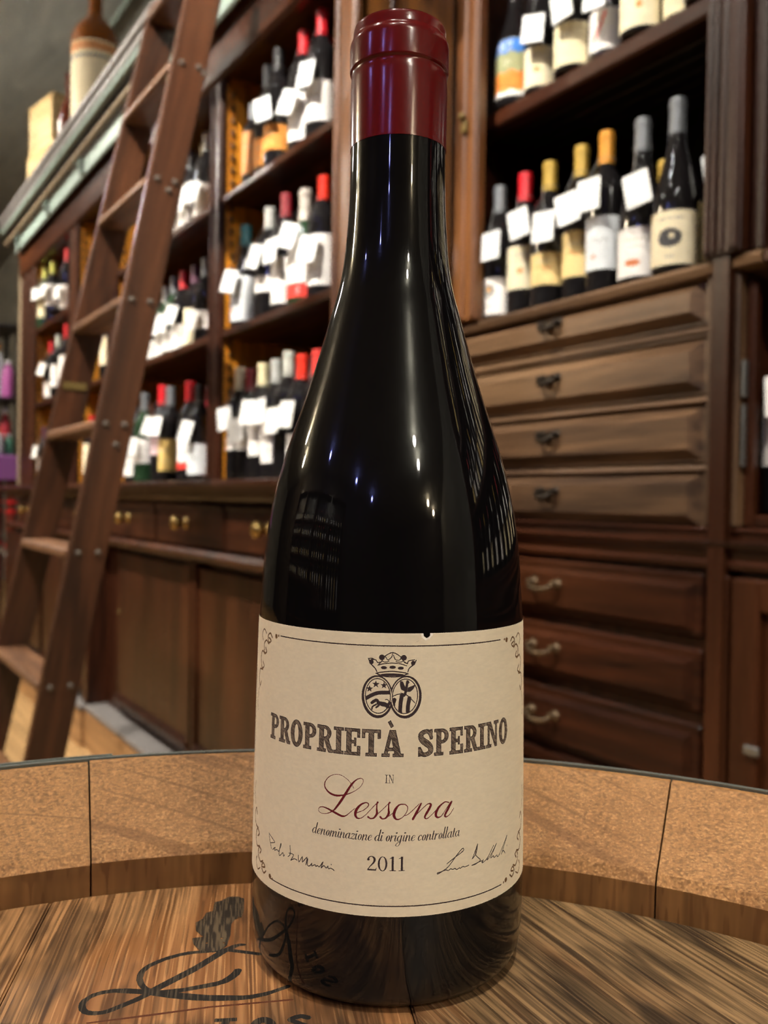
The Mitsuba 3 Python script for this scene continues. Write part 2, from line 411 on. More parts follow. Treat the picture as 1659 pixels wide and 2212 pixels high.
SIG_PTS = [[(-40.28,43.55,0.1),(-38.44,42.7,0.1),(-36.97,41.87,0.1),(-39.15,41.06,0.1)],[(-40.11,43.21,0.1),(-39.41,41.11,0.1),(-38.6,39.43,0.1)],[(-37.87,39.54,0.1),(-36.71,40.54,0.1),(-36.92,39.58,0.1),(-35.8,40.18,0.1),(-34.92,39.93,0.1),(-33.83,42.03,0.1),(-34.12,42.2,0.1),(-34.77,39.21,0.1),(-34.05,39.05,0.1),(-33.06,40.1,0.1),(-32.64,39.21,0.1),(-32.26,39.7,0.1)],[(-30.07,42.95,0.1),(-29.84,40.62,0.1),(-30.74,39.62,0.1)],[(-30.39,40.72,0.1),(-28.6,40.7,0.1),(-29.63,38.92,0.1),(-28.93,39.36,0.1),(-28.07,39.71,0.1),(-27.22,39.56,0.1)],[(-26.74,41.05,0.1),(-26.55,39.23,0.1),(-25.28,41.03,0.1),(-25.26,39.54,0.1),(-23.72,41.14,0.1),(-23.99,39.1,0.1),(-23.41,40.96,0.1),(-23.53,39.21,0.1),(-22.77,39.01,0.1),(-22.04,39.91,0.1),(-22.02,39.17,0.1),(-21.01,39.76,0.1),(-20.71,39.33,0.1),(-20.14,39.69,0.1),(-19.56,39.44,0.1),(-18.47,40.99,0.1),(-19.0,39.3,0.1),(-18.18,40.07,0.1),(-17.48,39.46,0.1),(-16.95,40.17,0.1),(-16.8,39.46,0.1),(-15.99,39.72,0.1),(-15.06,39.26,0.1)],[(-16.01,40.79,0.1),(-15.9,40.71,0.1)],[(16.2,41.34,0.1),(18.65,42.74,0.1),(21.2,44.03,0.1),(21.48,44.6,0.1),(20.89,44.7,0.1),(18.92,42.94,0.1),(16.76,40.58,0.1),(14.9,39.49,0.1),(13.6,38.92,0.1),(13.46,39.25,0.1),(14.37,39.38,0.1),(15.96,39.71,0.1),(16.5,39.51,0.1)],[(16.77,39.47,0.1),(17.45,39.86,0.1),(18.01,39.53,0.1),(18.7,39.74,0.1),(19.27,39.32,0.1),(20.12,39.67,0.1),(20.41,39.45,0.1),(21.28,39.83,0.1),(21.88,39.59,0.1),(23.23,39.82,0.1)],[(26.29,45.02,0.1),(25.86,42.63,0.1),(24.44,41.31,0.1),(24.9,42.08,0.1),(26.3,44.89,0.1),(25.54,42.45,0.1),(26.88,40.9,0.1),(27.4,40.29,0.1),(25.92,39.63,0.1),(24.32,39.53,0.1),(25.92,39.75,0.1),(27.92,40.04,0.1)],[(27.93,39.66,0.1),(28.62,40.13,0.1),(28.11,39.37,0.1),(30.05,40.15,0.1),(32.85,43.09,0.1),(30.05,39.9,0.1),(31.16,40.37,0.1),(34.07,43.27,0.1),(31.55,40.02,0.1),(32.72,40.21,0.1),(33.14,39.59,0.1),(34.38,40.01,0.1),(34.61,39.44,0.1),(35.69,39.9,0.1),(39.7,44.12,0.1),(36.61,39.63,0.1),(37.54,40.39,0.1),(38.56,39.31,0.1)],[(39.53,41.26,0.1),(39.76,41.09,0.1)]]
BR_PTS = [[(-250.0,117.0,0.53),(-254.5,112.5,0.57),(-257.8,108.9,0.57),(-259.3,104.5,0.57),(-261.7,98.7,0.57),(-262.0,92.1,0.57),(-260.5,86.0,0.57),(-257.6,82.6,0.57),(-253.3,80.9,0.57),(-249.1,81.0,0.57),(-246.2,82.3,0.57)],[(-257.7,115.4,0.4),(-258.5,113.2,0.57),(-257.2,108.1,0.79),(-253.8,101.4,0.83),(-250.2,92.6,0.88),(-247.5,84.4,0.88),(-245.1,79.3,0.66),(-243.7,73.0,0.66),(-243.0,67.9,0.57),(-244.7,64.4,0.62),(-247.4,63.3,0.62),(-251.0,64.4,0.57),(-253.0,67.7,0.57),(-252.7,71.9,0.62),(-250.7,76.0,0.7),(-246.9,80.8,0.79),(-243.2,84.8,0.97),(-237.4,91.4,0.97),(-233.1,97.7,0.88),(-229.8,104.0,0.7),(-228.7,110.4,0.57),(-229.1,116.3,0.53)],[(-245.7,82.1,0.62),(-242.9,89.0,0.66),(-241.5,95.2,0.66),(-240.8,100.9,0.75),(-242.5,105.3,0.83),(-244.4,107.4,0.79)],[(-240.3,62.8,0.13),(-235.3,77.9,0.13),(-230.7,93.2,0.13),(-222.3,114.3,0.13)]]
LEAF_PTS = [(-289.9,127.0),(-287.8,128.1),(-279.4,124.3),(-275.7,121.9),(-275.3,119.3),(-272.5,116.8),(-266.0,113.8),(-260.3,110.2),(-258.7,107.3),(-259.3,104.5),(-261.6,102.5),(-266.1,102.3),(-269.6,103.1),(-269.1,104.9),(-268.5,106.7),(-274.1,106.1),(-279.0,107.9),(-280.4,110.8),(-283.9,113.5),(-283.7,115.8),(-289.9,118.9),(-289.8,121.3),(-291.3,124.5)]

# ------------------------------------------------------------------ room
def structure(name, mesh, m):
    return put(name, mesh, m, kind='structure')


structure('floor', bx(-12.1, 8.1, -5.3, 1.9, -0.06, 0.0), 'floor_boards')
structure('ceiling', bx(-12.1, 8.1, -5.3, 1.9, 3.5, 3.56), 'plaster')
structure('wall_back', bx(-12.1, 8.1, 1.80, 1.9, 0.0, 3.5), 'plaster')
structure('wall_front', bx(-12.1, 8.1, -5.3, -5.2, 0.0, 3.5), 'dark_wall')
structure('wall_left', bx(-12.1, -12.0, -5.2, 1.8, 0.0, 3.5), 'plaster')
structure('wall_right', bx(8.0, 8.1, -5.2, 1.8, 0.0, 3.5), 'dark_wall')

for i, (pos, aim, r, power, tint, hood, what) in enumerate(LAMPS):
    k = thing('ceiling_spotlight', f'black ceiling spotlight aimed at the {what}', 'spotlight', 'ceiling spotlights')
    pos, aim = np.array(pos), np.array(aim)
    z = (aim - pos) / np.linalg.norm(aim - pos)
    x = np.cross([0, 0, 1.0], z)
    x /= np.linalg.norm(x)
    M = np.eye(4)
    M[:3, 0], M[:3, 1], M[:3, 2], M[:3, 3] = x, np.cross(z, x), z, pos
    W = T(M)
    can = lathe([(0, -0.10), (max(r, 0.05) + 0.02, -0.10), (max(r, 0.05) + 0.02, hood), (max(r, 0.05) + 0.012, hood), (max(r, 0.05) + 0.010, 0.0), (max(r, 0.05) + 0.010, -0.004), (0, -0.004)], 24)
    put('housing', can, 'lamp_black', k, smooth=35, to=W)
    put('stem', tube([pos - 0.06 * z, (pos[0], pos[1], 3.5)], 0.012), 'lamp_black', k)
    lens = lathe([(0, 0.001), (r, 0.001)][::-1], 20)
    key = put('lens', lens, 'lamp_black', k, to=W)
    scene[key]['emitter'] = {'type': 'area', 'radiance': {'type': 'rgb', 'value': [power * c for c in tint]}}

for pos, r, power, tint, what in GLOBES:
    k = thing('globe_lamp', what, 'lamp', 'globe lamps')
    key = put('globe', moved(trimesh.creation.icosphere(3, r), pos), 'paper_white', k, smooth=True)
    scene[key]['emitter'] = {'type': 'area', 'radiance': {'type': 'rgb', 'value': [power * c for c in tint]}}
    end = (pos[0], pos[1], 3.5)
    d = np.array(end) - np.array(pos)
    put('stem', tube([np.array(pos) + d * (r * 0.97 / np.linalg.norm(d)), end], 0.008), 'lamp_black', k)

# ------------------------------------------------------------------ left shelving: posts, dividers, shelves
S = thing('shelving_unit', 'tall dark mahogany wall shelving full of bottles behind the ladder', 'shelf')
YF, YB = 0.95, 1.30
POSTS = [(-1.707, -1.619), (-2.414, -2.338), (-3.44, -3.35), (-4.06, -3.92), (-5.12, -4.78)]
for a, b in POSTS:
    w = b - a
    m = [bx(a, b, YF, YF + 0.014, 0.9855, 2.10, 0.003)]
    for t in ((0.12, 0.88) if w < 0.2 else (0.1, 0.5, 0.9)):                # pale worn beads of the reeded face
        m.append(bx(a + t * w - 0.008, a + t * w + 0.008, YF - 0.007, YF + 0.01, 0.99, 2.09, 0.005))
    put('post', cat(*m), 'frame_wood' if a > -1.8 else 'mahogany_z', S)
    if b < -1.7:
        put('divider', bx(a + 0.012, b - 0.004, YF + 0.014, YB, 0.9855, 2.10), 'orange_wood', S)
        dark = cat(*[bx(b - 0.004, b + 0.004, YF + 0.026, YF + 0.036, 1.02 + 0.034 * j, 1.04 + 0.034 * j, 0.003) for j in range(31)])
        put('shelf_support_strip', dark, 'mahogany_z', S)
BAYS = [(-2.342, -1.703), (-3.354, -2.41), (-3.924, -3.436), (-4.784, -4.056)]
for a, b in BAYS:
    for z in (1.40, 1.77):
        put('shelf', bx(a, b, YF + 0.002, YB, z - 0.022, z, 0.003), 'mahogany_x', S)
put('back_panel', bx(-5.12, -1.68, YB, YB + 0.03, 0.9855, 2.45), 'black_panel', S)
put('top_board', bx(-5.12, -1.68, YF + 0.02, YB, 2.10, 2.13), 'mahogany_x', S)
# side of the unit where it steps back to the glass-fronted cabinet
put('side_panel', bx(-1.645, -1.622, YF + 0.03, 1.200, 0.9855, 2.39), 'return_wood', S)
put('side_panel', bx(-1.626, -1.618, 1.035, 1.050, 0.9855, 2.39, 0.003), 'mahogany_z', S)
put('end_block', bx(-5.20, -5.12, YF + 0.0, YB, 0.9855, 2.17, 0.006), 'tan_rod', S)
put('fascia', prism_x([(0.95, 2.09), (0.94, 2.10), (0.937, 2.20), (0.93, 2.22), (0.927, 2.415), (0.97, 2.415), (0.97, 2.09)], -5.12, -1.62), 'mahogany_x', S)
# cornice: grey moulded edge that carries the boxes and the big bottles
up = lambda pts, k=1.063: [(y * k, 0.94 + (z - 0.94) * k) for y, z in pts]
put('cornice', prism_x(up([(0.88, 2.264), (0.834, 2.264), (0.828, 2.275), (0.826, 2.288), (0.817, 2.292), (0.815, 2.312), (0.806, 2.316), (0.804, 2.336), (0.88, 2.336)]), -5.26, -1.63), 'lilac_paint', S)
put('cornice_lip', prism_x(up([(0.832, 2.2645), (0.820, 2.266), (0.814, 2.278), (0.820, 2.280), (0.830, 2.274)]), -5.26, -1.63), 'pale_green_paint', S)
put('cornice_soffit', prism_x(up([(0.836, 2.2635), (0.838, 2.258), (0.874, 2.250), (0.874, 2.2635)]), -5.25, -1.64), 'black_paint_and_shade', S)  # plate coloured black to put in the shade between cornice and rod
TOP = 0.94 + 1.396 * 1.063
put('top_deck', bx(-5.12, -1.68, 0.935, YB + 0.03, TOP - 0.008, TOP), 'mahogany_x', S)

R = thing('ladder_rail', 'pale green painted ladder rail with hook notches under the grey cornice', 'rail')
put('bar', bx(-5.06, -1.55, 0.905, 0.917, 2.205, 2.284, 0.004), 'pale_green_paint', R)
put('rod', tube([(-5.20, 0.885, 2.287), (-1.55, 0.885, 2.287)], 0.011, 10), 'tan_rod', R)
for k, x in enumerate((-5.0, -4.33, -3.72, -2.95, -1.9)):
    put('bracket', bx(x - 0.012, x + 0.012, 0.886, 0.926, 2.268, 2.292, 0.004), 'pale_green_paint', R)
    a = np.linspace(0.2 * PI, 1.75 * PI, 12)
    put('hook', tube([(x + 0.05 + 0.028 * math.cos(q), 0.898, 2.240 + 0.022 * math.sin(q)) for q in a], 0.0075, 8), 'pale_green_paint', R)
    put('hook_notch', moved(lathe([(0, 0), (0.016, 0), (0.016, 0.004), (0, 0.004)], 14), (x + 0.052, 0.9055, 2.244), (PI / 2, 0, 0)), 'black_paint_and_shade', R)

# ------------------------------------------------------------------ counter below the left shelves
K = thing('counter_cabinet', 'long dark counter with brass-knobbed drawers and plain doors under the shelving', 'cabinet')
put('countertop', prism_x([(0.862, 0.957), (0.853, 0.963), (0.850, 0.972), (0.853, 0.981), (0.862, 0.985), (1.20, 0.985), (1.20, 0.957)], -5.14, -1.60), 'mahogany_x', K)
put('top_moulding', prism_x([(0.905, 0.925), (0.893, 0.930), (0.885, 0.942), (0.871, 0.947), (0.868, 0.957), (1.0, 0.957), (1.0, 0.925)], -5.14, -1.61), 'mahogany_x', K)
put('carcass', bx(-5.14, -1.60, 0.945, 1.19, 0.16, 0.957), 'mahogany_x', K)
put('rail', prism_x([(0.895, 0.762), (0.878, 0.770), (0.874, 0.785), (0.886, 0.797), (0.95, 0.797), (0.95, 0.762)], -5.14, -1.61), 'mahogany_x', K)
for i in range(6):
    c = -1.8895 - 0.545 * i
    d = put('drawer', cat(bx(c - 0.264, c + 0.264, 0.898, 0.95, 0.803, 0.922, 0.004), bx(c - 0.262, c + 0.262, 0.892, 0.90, 0.908, 0.920, 0.003)), 'mahogany_x', K)
    kn = lathe([(0, 0), (0.017, 0), (0.018, 0.004), (0.009, 0.008), (0.008, 0.016), (0.016, 0.022), (0.021, 0.032), (0.018, 0.041), (0.008, 0.046), (0, 0.0465)], 20)
    put('knob', moved(kn, (c - 0.005, 0.898, 0.867), (PI / 2, 0, 0)), 'brass', d, smooth=True)
    put('drawer_divider', bx(c + 0.264, c + 0.281, 0.904, 0.95, 0.797, 0.925, 0.002), 'mahogany_z', K)
for a, b in ((-3.19, -2.473), (-2.414, -1.66)):
    d = put('door', bx(a, b, 0.925, 0.95, 0.23, 0.74, 0.003), 'mahogany_z', K)
    put('bottom_moulding', prism_x([(0.925, 0.205), (0.912, 0.212), (0.908, 0.228), (0.918, 0.24), (0.926, 0.243), (0.95, 0.243), (0.95, 0.205)], a + 0.0, b), 'mahogany_x', d)
put('stile', cat(bx(-2.473, -2.452, 0.915, 0.95, 0.20, 0.76, 0.003), bx(-2.436, -2.414, 0.915, 0.95, 0.20, 0.76, 0.003)), 'mahogany_z', K)
put('stile', bx(-1.66, -1.60, 0.915, 0.95, 0.20, 0.76, 0.003), 'mahogany_z', K)
put('pilaster', cat(bx(-3.45, -3.385, 0.868, 0.95, 0.165, 0.765, 0.004), bx(-3.36, -3.20, 0.94, 0.95, 0.165, 0.765)), 'mahogany_z', K)
d = put('door', bx(-4.20, -3.45, 0.88, 0.95, 0.23, 0.745, 0.003), 'mahogany_z', K)
put('bottom_moulding', prism_x([(0.88, 0.195), (0.866, 0.203), (0.863, 0.22), (0.874, 0.238), (0.95, 0.238), (0.95, 0.195)], -4.20, -3.452), 'mahogany_x', d)
put('door', bx(-5.10, -4.26, 0.88, 0.95, 0.23, 0.745, 0.003), 'mahogany_z', K)
put('ledge', cat(bx(-5.14, -3.40, 0.845, 1.19, 0.14, 0.165, 0.006), bx(-3.40, -1.60, 0.862, 1.19, 0.14, 0.165, 0.006)), 'lilac_paint', K)
put('plinth', cat(bx(-5.13, -3.41, 0.852, 1.19, 0.0, 0.14), bx(-3.41, -1.60, 0.868, 1.19, 0.0, 0.14)), 'plinth_wood', K)
put('keyhole', moved(lathe([(0, 0), (0.007, 0), (0.006, 0.004), (0, 0.005)], 12), (-3.17, 0.9245, 0.53), (PI / 2, 0, 0)), 'dull_brass', K)

# ------------------------------------------------------------------ right cabinet: glazed top, drawers below
def raised(x0, x1, z0, z1, y, bev, proud):
    """A proud drawer field: sloping sides up to a smaller flat."""
    return hull([(x, yy, z) for yy, q in ((y, 0), (y - proud, bev)) for x in (x0 + q, x1 - q) for z in (z0 + q * 0.9, z1 - q * 0.9)])


def pull(c, y, z, half, drop):
    """A bail pull: two studs and a hanging curved bar."""
    a = np.linspace(0, PI, 11)
    bar = tube([(c - half * math.cos(q), y - 0.012 - 0.012 * math.sin(q), z - drop * math.sin(q)) for q in a], [0.0034 + 0.0026 * math.sin(q) for q in a], 8)
    stud = lathe([(0, 0), (0.011, 0), (0.010, 0.004), (0.005, 0.008), (0.005, 0.012), (0.007, 0.016), (0, 0.019)], 12)
    return cat(bar, moved(stud, (c - half, y, z), (PI / 2, 0, 0)), moved(stud, (c + half, y, z), (PI / 2, 0, 0)))


def right_cabinet(x0, x1, key, near):
    """x0, x1: the clear width between the stiles. near: the cabinet whose drawers show."""
    w, Y = x1 - x0, 1.25
    put('side', bx(x0 - 0.06, x0 - 0.03, 1.22, 1.72, 0.0, 2.6), 'mahogany_z', key)
    put('side', bx(x1 + 0.02, x1 + 0.05, 1.22, 1.72, 0.0, 2.6), 'mahogany_z', key)
    put('back_panel', bx(x0 - 0.06, x1 + 0.05, 1.60, 1.63, 0.9, 2.6), 'black_panel', key)
    put('upper_shelf', prism_x([(1.275, 1.764), (1.27, 1.77), (1.27, 1.796), (1.276, 1.802), (1.60, 1.802), (1.60, 1.764)], x0 - 0.03, x1 + 0.02), 'mahogany_x', key)
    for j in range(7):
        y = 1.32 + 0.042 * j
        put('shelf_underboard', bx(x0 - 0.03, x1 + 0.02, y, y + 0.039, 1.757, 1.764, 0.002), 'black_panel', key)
    # frame around the glazed opening
    for a, b in ((x0 - 0.045, x0 + 0.068), (x1 + 0.004 if near else x1 - 0.03, x1 + 0.062)):
        m = [bx(a, b, 1.215, 1.24, 1.336, 2.6, 0.003)]
        for t in (0.14, 0.62, 0.93):
            m.append(bx(a + t * (b - a) - 0.006, a + t * (b - a) + 0.006, 1.208, 1.22, 1.34, 2.6, 0.004))
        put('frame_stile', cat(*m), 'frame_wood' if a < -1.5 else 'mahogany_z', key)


D = thing('display_cabinet', 'dark mahogany cabinet right of the big bottle, bottles above seven drawers', 'cabinet')
XL, XR = -1.615, -0.958
right_cabinet(XL, XR - 0.0, D, True)
put('frame_stile', cat(bx(-0.936, -0.884, 1.213, 1.24, 1.336, 2.6, 0.003), bx(-0.937, -0.928, 1.207, 1.22, 1.34, 2.6, 0.003), bx(-0.897, -0.888, 1.207, 1.22, 1.34, 2.6, 0.003)), 'mahogany_z', D)
put('frame_stile', cat(bx(-0.880, -0.858, 1.232, 1.26, 1.336, 2.6, 0.004)), 'mahogany_z', D)
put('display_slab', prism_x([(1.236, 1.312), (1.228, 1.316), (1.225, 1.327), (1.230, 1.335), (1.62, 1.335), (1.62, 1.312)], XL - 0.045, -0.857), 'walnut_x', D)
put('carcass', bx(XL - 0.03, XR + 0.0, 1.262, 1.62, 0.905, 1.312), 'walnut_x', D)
put('catch', cat(moved(trimesh.creation.icosphere(2, 0.0085), (-1.583, 1.200, 1.782)), bx(-1.592, -1.576, 1.203, 1.212, 1.748, 1.775, 0.002)), 'dull_brass', D, smooth=40)
for i, (z0, z1) in enumerate(((1.2526, 1.3085), (1.137, 1.2094), (1.024, 1.100), (0.913, 0.988))):
    a, b = XL - 0.03, -0.973
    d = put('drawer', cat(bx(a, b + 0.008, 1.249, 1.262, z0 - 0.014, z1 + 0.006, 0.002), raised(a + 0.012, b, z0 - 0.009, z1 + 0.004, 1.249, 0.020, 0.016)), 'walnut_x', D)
    zc = (z0 + z1) / 2 + 0.012
    put('handle', cat(pull(-1.325, 1.236, zc, 0.021, 0.014), hull([(-1.325 + 0.011 * q, yy, zc - 0.004 + e) for q in (-1, 1) for yy in (1.222, 1.234) for e in (-0.006, 0.008)])), 'dark_metal', d, smooth=40)
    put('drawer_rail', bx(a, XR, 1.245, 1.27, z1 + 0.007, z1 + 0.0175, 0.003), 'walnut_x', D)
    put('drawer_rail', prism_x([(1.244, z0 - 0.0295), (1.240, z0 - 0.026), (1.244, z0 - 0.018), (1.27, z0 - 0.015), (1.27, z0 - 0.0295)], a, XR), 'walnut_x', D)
# pilaster right of the drawers, with its sunk panel and pale bottom stop
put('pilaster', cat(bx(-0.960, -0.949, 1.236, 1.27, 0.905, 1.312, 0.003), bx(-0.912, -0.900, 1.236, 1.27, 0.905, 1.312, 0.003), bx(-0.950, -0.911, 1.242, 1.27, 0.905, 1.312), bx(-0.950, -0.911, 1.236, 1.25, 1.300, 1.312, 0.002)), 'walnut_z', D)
put('bottom_stop', bx(-0.948, -0.913, 1.230, 1.242, 0.906, 0.914, 0.003), 'steel', D)
# the moulded waist
WAIST = [(1.256, 0.905), (1.238, 0.903), (1.234, 0.899), (1.238, 0.895), (1.240, 0.886), (1.222, 0.884), (1.216, 0.879), (1.220, 0.872), (1.228, 0.866), (1.232, 0.852), (1.225, 0.846), (1.228, 0.838), (1.238, 0.836), (1.40, 0.836), (1.40, 0.905)]
put('waist_moulding', prism_x(WAIST, XL - 0.04, -0.901), 'mahogany_x', D)
put('lower_carcass', bx(XL - 0.03, -0.903, 1.245, 1.62, 0.0, 0.836), 'mahogany_z', D)
for z0, z1 in ((0.735, 0.815), (0.612, 0.690), (0.475, 0.566)):
    a, b = XL - 0.03, -0.952
    d = put('drawer', cat(bx(a, b, 1.228, 1.246, z0 - 0.014, z1 + 0.012, 0.004), raised(a + 0.012, b - 0.012, z0 - 0.006, z1 - 0.003, 1.229, 0.012, 0.014)), 'mahogany_x', D)
    put('handle', pull(-1.3085, 1.215, (z0 + z1) / 2 + 0.008, 0.033, 0.012), 'aged_brass', d, smooth=40)
put('foot_moulding', prism_x([(1.235, 0.42), (1.222, 0.43), (1.220, 0.448), (1.232, 0.456), (1.26, 0.458), (1.26, 0.42)], XL - 0.03, -0.903), 'mahogany_x', D)
put('lower_stile', bx(-0.945, -0.903, 1.225, 1.26, 0.10, 0.828, 0.004), 'mahogany_z', D)
D2 = thing('display_cabinet', 'next cabinet bay at the right edge, beyond the reeded stile', 'cabinet')
put('inner_stile', cat(bx(-0.897, -0.886, 1.252, 1.272, 0.906, 1.30, 0.003), bx(-0.885, -0.880, 1.250, 1.266, 0.906, 1.29, 0.002)), 'mahogany_z', D2)
put('hinge', cat(bx(-0.897, -0.891, 1.240, 1.252, 1.0, 1.10, 0.002), bx(-0.896, -0.890, 1.238, 1.252, 1.11, 1.17, 0.002)), 'steel', D2)
d = put('door', cat(bx(-0.895, -0.845, 1.222, 1.245, 0.12, 0.826, 0.004), bx(-0.845, -0.44, 1.222, 1.245, 0.775, 0.826, 0.004), bx(-0.845, -0.44, 1.222, 1.245, 0.12, 0.17, 0.004), bx(-0.49, -0.44, 1.222, 1.245, 0.17, 0.775, 0.004), bx(-0.845, -0.49, 1.236, 1.245, 0.17, 0.775)), 'mahogany_z', D2)
put('hinge', bx(-0.862, -0.835, 1.212, 1.222, 0.556, 0.572, 0.003), 'steel', d)
# open compartment below the slab
put('waist_moulding', prism_x(WAIST, -0.899, 0.9), 'mahogany_x', D2)
put('compartment_floor', bx(-0.897, 0.9, 1.255, 1.62, 0.905, 0.925, 0.003), 'mahogany_x', D2)
put('compartment_back', bx(-0.854, 0.9, 1.60, 1.62, 0.925, 1.311), 'black_panel', D2)
put('back_panel', bx(-0.855, 0.9, 1.60, 1.62, 1.335, 2.6), 'black_panel', D2)
put('display_slab', bx(-0.855, 0.9, 1.228, 1.60, 1.312, 1.335, 0.004), 'mahogany_x', D2)
put('upper_shelf', bx(-0.84, 0.9, 1.27, 1.60, 1.764, 1.802, 0.003), 'mahogany_x', D2)
put('side', bx(0.9, 0.93, 1.22, 1.62, 0.0, 2.6), 'mahogany_z', D2)
put('lower_carcass', bx(-0.897, 0.9, 1.246, 1.60, 0.0, 0.836), 'mahogany_x', D2)
# the shelves across the shop, which the big bottle mirrors
OP = thing('shelving_unit', 'dark shelving of bottles on the wall behind the camera, mirrored in the big bottle', 'shelf')
put('back_panel', bx(-5.0, 0.9, -5.195, -5.17, 0.0, 2.9), 'black_panel', OP)
for x in (-5.0, -3.5, -2.0, -0.5, 0.9):
    put('divider', bx(x - 0.03, x + 0.03, -5.17, -4.86, 0.0, 2.9, 0.003), 'mahogany_z', OP)
for z in (0.55, 0.95, 1.35, 1.75, 2.15, 2.9):
    put('shelf', bx(-4.97, 0.87, -5.17, -4.87, z - 0.03, z, 0.003), 'mahogany_x', OP)

# ------------------------------------------------------------------ ladder
LD = thing('library_ladder', 'brown wooden library ladder with bolted treads leaning on the shelving', 'ladder')
fr = lambda z: 0.3202 + 0.1955 * z
bk = lambda z: 0.4040 + 0.194 * z
LTOP = 2.235


def stile_mesh(x_in, x_out, lean):
    zs = list(np.linspace(0.0, LTOP, 12))
    prof = [(fr(z), z) for z in zs]
    c, rr = (fr(LTOP) + bk(LTOP)) / 2, (bk(LTOP) - fr(LTOP)) / 2
    prof += [(c - rr * math.cos(q), LTOP + rr * math.sin(q)) for q in np.linspace(0.15, PI - 0.15, 9)]
    prof += [(bk(z), z) for z in zs[::-1]]
    poly = Polygon(prof)
    th = x_out - x_in
    v = []
    parts = []
    for inset, a, b in ((0.0, 0.003, th - 0.003), (0.003, 0.0, th)):
        p = poly.buffer(-inset)
        m = trimesh.creation.extrude_polygon(p, b - a, engine='earcut')
        q = m.vertices.copy()
        m.vertices = np.stack([x_in + a + q[:, 2] - lean * (1.915 - q[:, 1]), q[:, 0], q[:, 1]], 1)
        parts.append(m)
    return cat(*parts)


put('stile', stile_mesh(-2.052, -2.024, 0.0), 'ladder_wood', LD)
put('stile', stile_mesh(-2.443, -2.415, 0.115), 'ladder_wood', LD)
TREADS = [0.236, 0.519, 0.811, 1.098, 1.382, 1.665, 1.943, 2.214]
bolt = lathe([(0, 0), (0.0075, 0), (0.0068, 0.003), (0.0035, 0.0052), (0, 0.0056)], 12)
for z in TREADS:
    xl = -2.415 - 0.115 * (1.915 - z)
    t = put('tread', bx(xl, -2.052, fr(z) - 0.004, bk(z) - 0.006, z - 0.011, z + 0.011, 0.005), 'tread_wood', LD)
    for y in (fr(z) + 0.020, bk(z) - 0.020):
        put('bolt', moved(bolt, (-2.0245, y, z + 0.002), (0, PI / 2, 0)), 'bolt_steel', LD, smooth=40)
    put('corner_plate', bx(-2.082, -2.053, fr(z) + 0.002, fr(z) + 0.028, z - 0.030, z - 0.011, 0.003), 'dull_brass', LD)
for z, e in ((1.653, 0.032), (1.943, 0.006), (1.062, 0.032)):
    put('bolt', moved(bolt, (-2.0245, bk(z) - e, z - 0.008), (0, PI / 2, 0)), 'bolt_steel', LD, smooth=40)
zp = 1.233
xp = -2.415 - 0.115 * (1.915 - zp)
put('maker_plate', bx(xp - 0.001, xp + 0.003, fr(zp) + 0.008, fr(zp) + 0.070, zp - 0.010, zp + 0.010, 0.0012), 'dull_brass', LD, label='small brass plate on inner face of far stile')
for x in (-2.066, -2.40):
    put('rail_hook', tube([(x, 0.838, 2.19), (x, 0.850, 2.235), (x, 0.860, 2.262), (x, 0.864, 2.287), (x, 0.870, 2.304), (x, 0.885, 2.3085), (x, 0.899, 2.306)], 0.004, 8), 'pale_green_paint', LD)

# ------------------------------------------------------------------ barrel
BR = thing('oak_barrel', 'upturned oak wine barrel whose branded head carries the big bottle', 'barrel')
CX, CY = BARREL
RI, ZH = 0.2496, 0.80
stave_joints = [121.5, 144.5, 167.4]
step = (360 - 45.9) / 14
joints = sorted(stave_joints + [167.4 + step * (i + 1) for i in range(13)])
rout = lambda z: 0.2835 + 0.055 * (1 - ((z - 0.42) / 0.4175) ** 2)
prof = [(rout(z), z) for z in np.linspace(0.0, 0.8375, 11)]
prof += [(0.2808, 0.8375), (0.2795, 0.8362), (0.2548, 0.8158), (0.2520, 0.8140), (RI + 0.0004, 0.8105), (RI, 0.80), (RI, 0.775)]
prof += [(rout(z) - 0.03, z) for z in np.linspace(0.72, 0.0, 7)]
prof = np.array(prof)
cap_f = trimesh.creation.triangulate_polygon(Polygon(prof), engine='earcut')
for i, a0 in enumerate(joints):
    a1 = joints[(i + 1) % len(joints)]
    a1 = a1 if a1 > a0 else a1 + 360
    g = math.degrees(0.00032 / 0.265)
    dz = rng.uniform(-0.0006, 0.0006)
    pr = prof.copy()
    pr[9:16, 0] += rng.uniform(-0.0007, 0.0007)
    pr[:, 1] += np.where(pr[:, 1] > 0.8, dz, 0)
    n = 8
    ang = np.radians(np.linspace(a0 + g, a1 - g, n + 1))
    k = len(pr)
    v = np.stack([CX + np.outer(np.cos(ang), pr[:, 0]), CY + np.outer(np.sin(ang), pr[:, 0]), np.tile(pr[:, 1], (n + 1, 1))], -1).reshape(-1, 3)
    f = []
    for j in range(n):
        for q in range(k):
            r2 = (q + 1) % k
            f += [(j * k + q, (j + 1) * k + q, (j + 1) * k + r2), (j * k + q, (j + 1) * k + r2, j * k + r2)]
    cv, cf = cap_f
    idx = np.array([int(np.argmin(np.hypot(*(prof - c).T))) for c in cv])
    cf = idx[cf]
    f += [tuple(t[::-1]) for t in cf] + [tuple(t + n * k) for t in cf]
    put('stave', trimesh.Trimesh(v, f, process=False), 'stave_oak', BR, smooth=25)
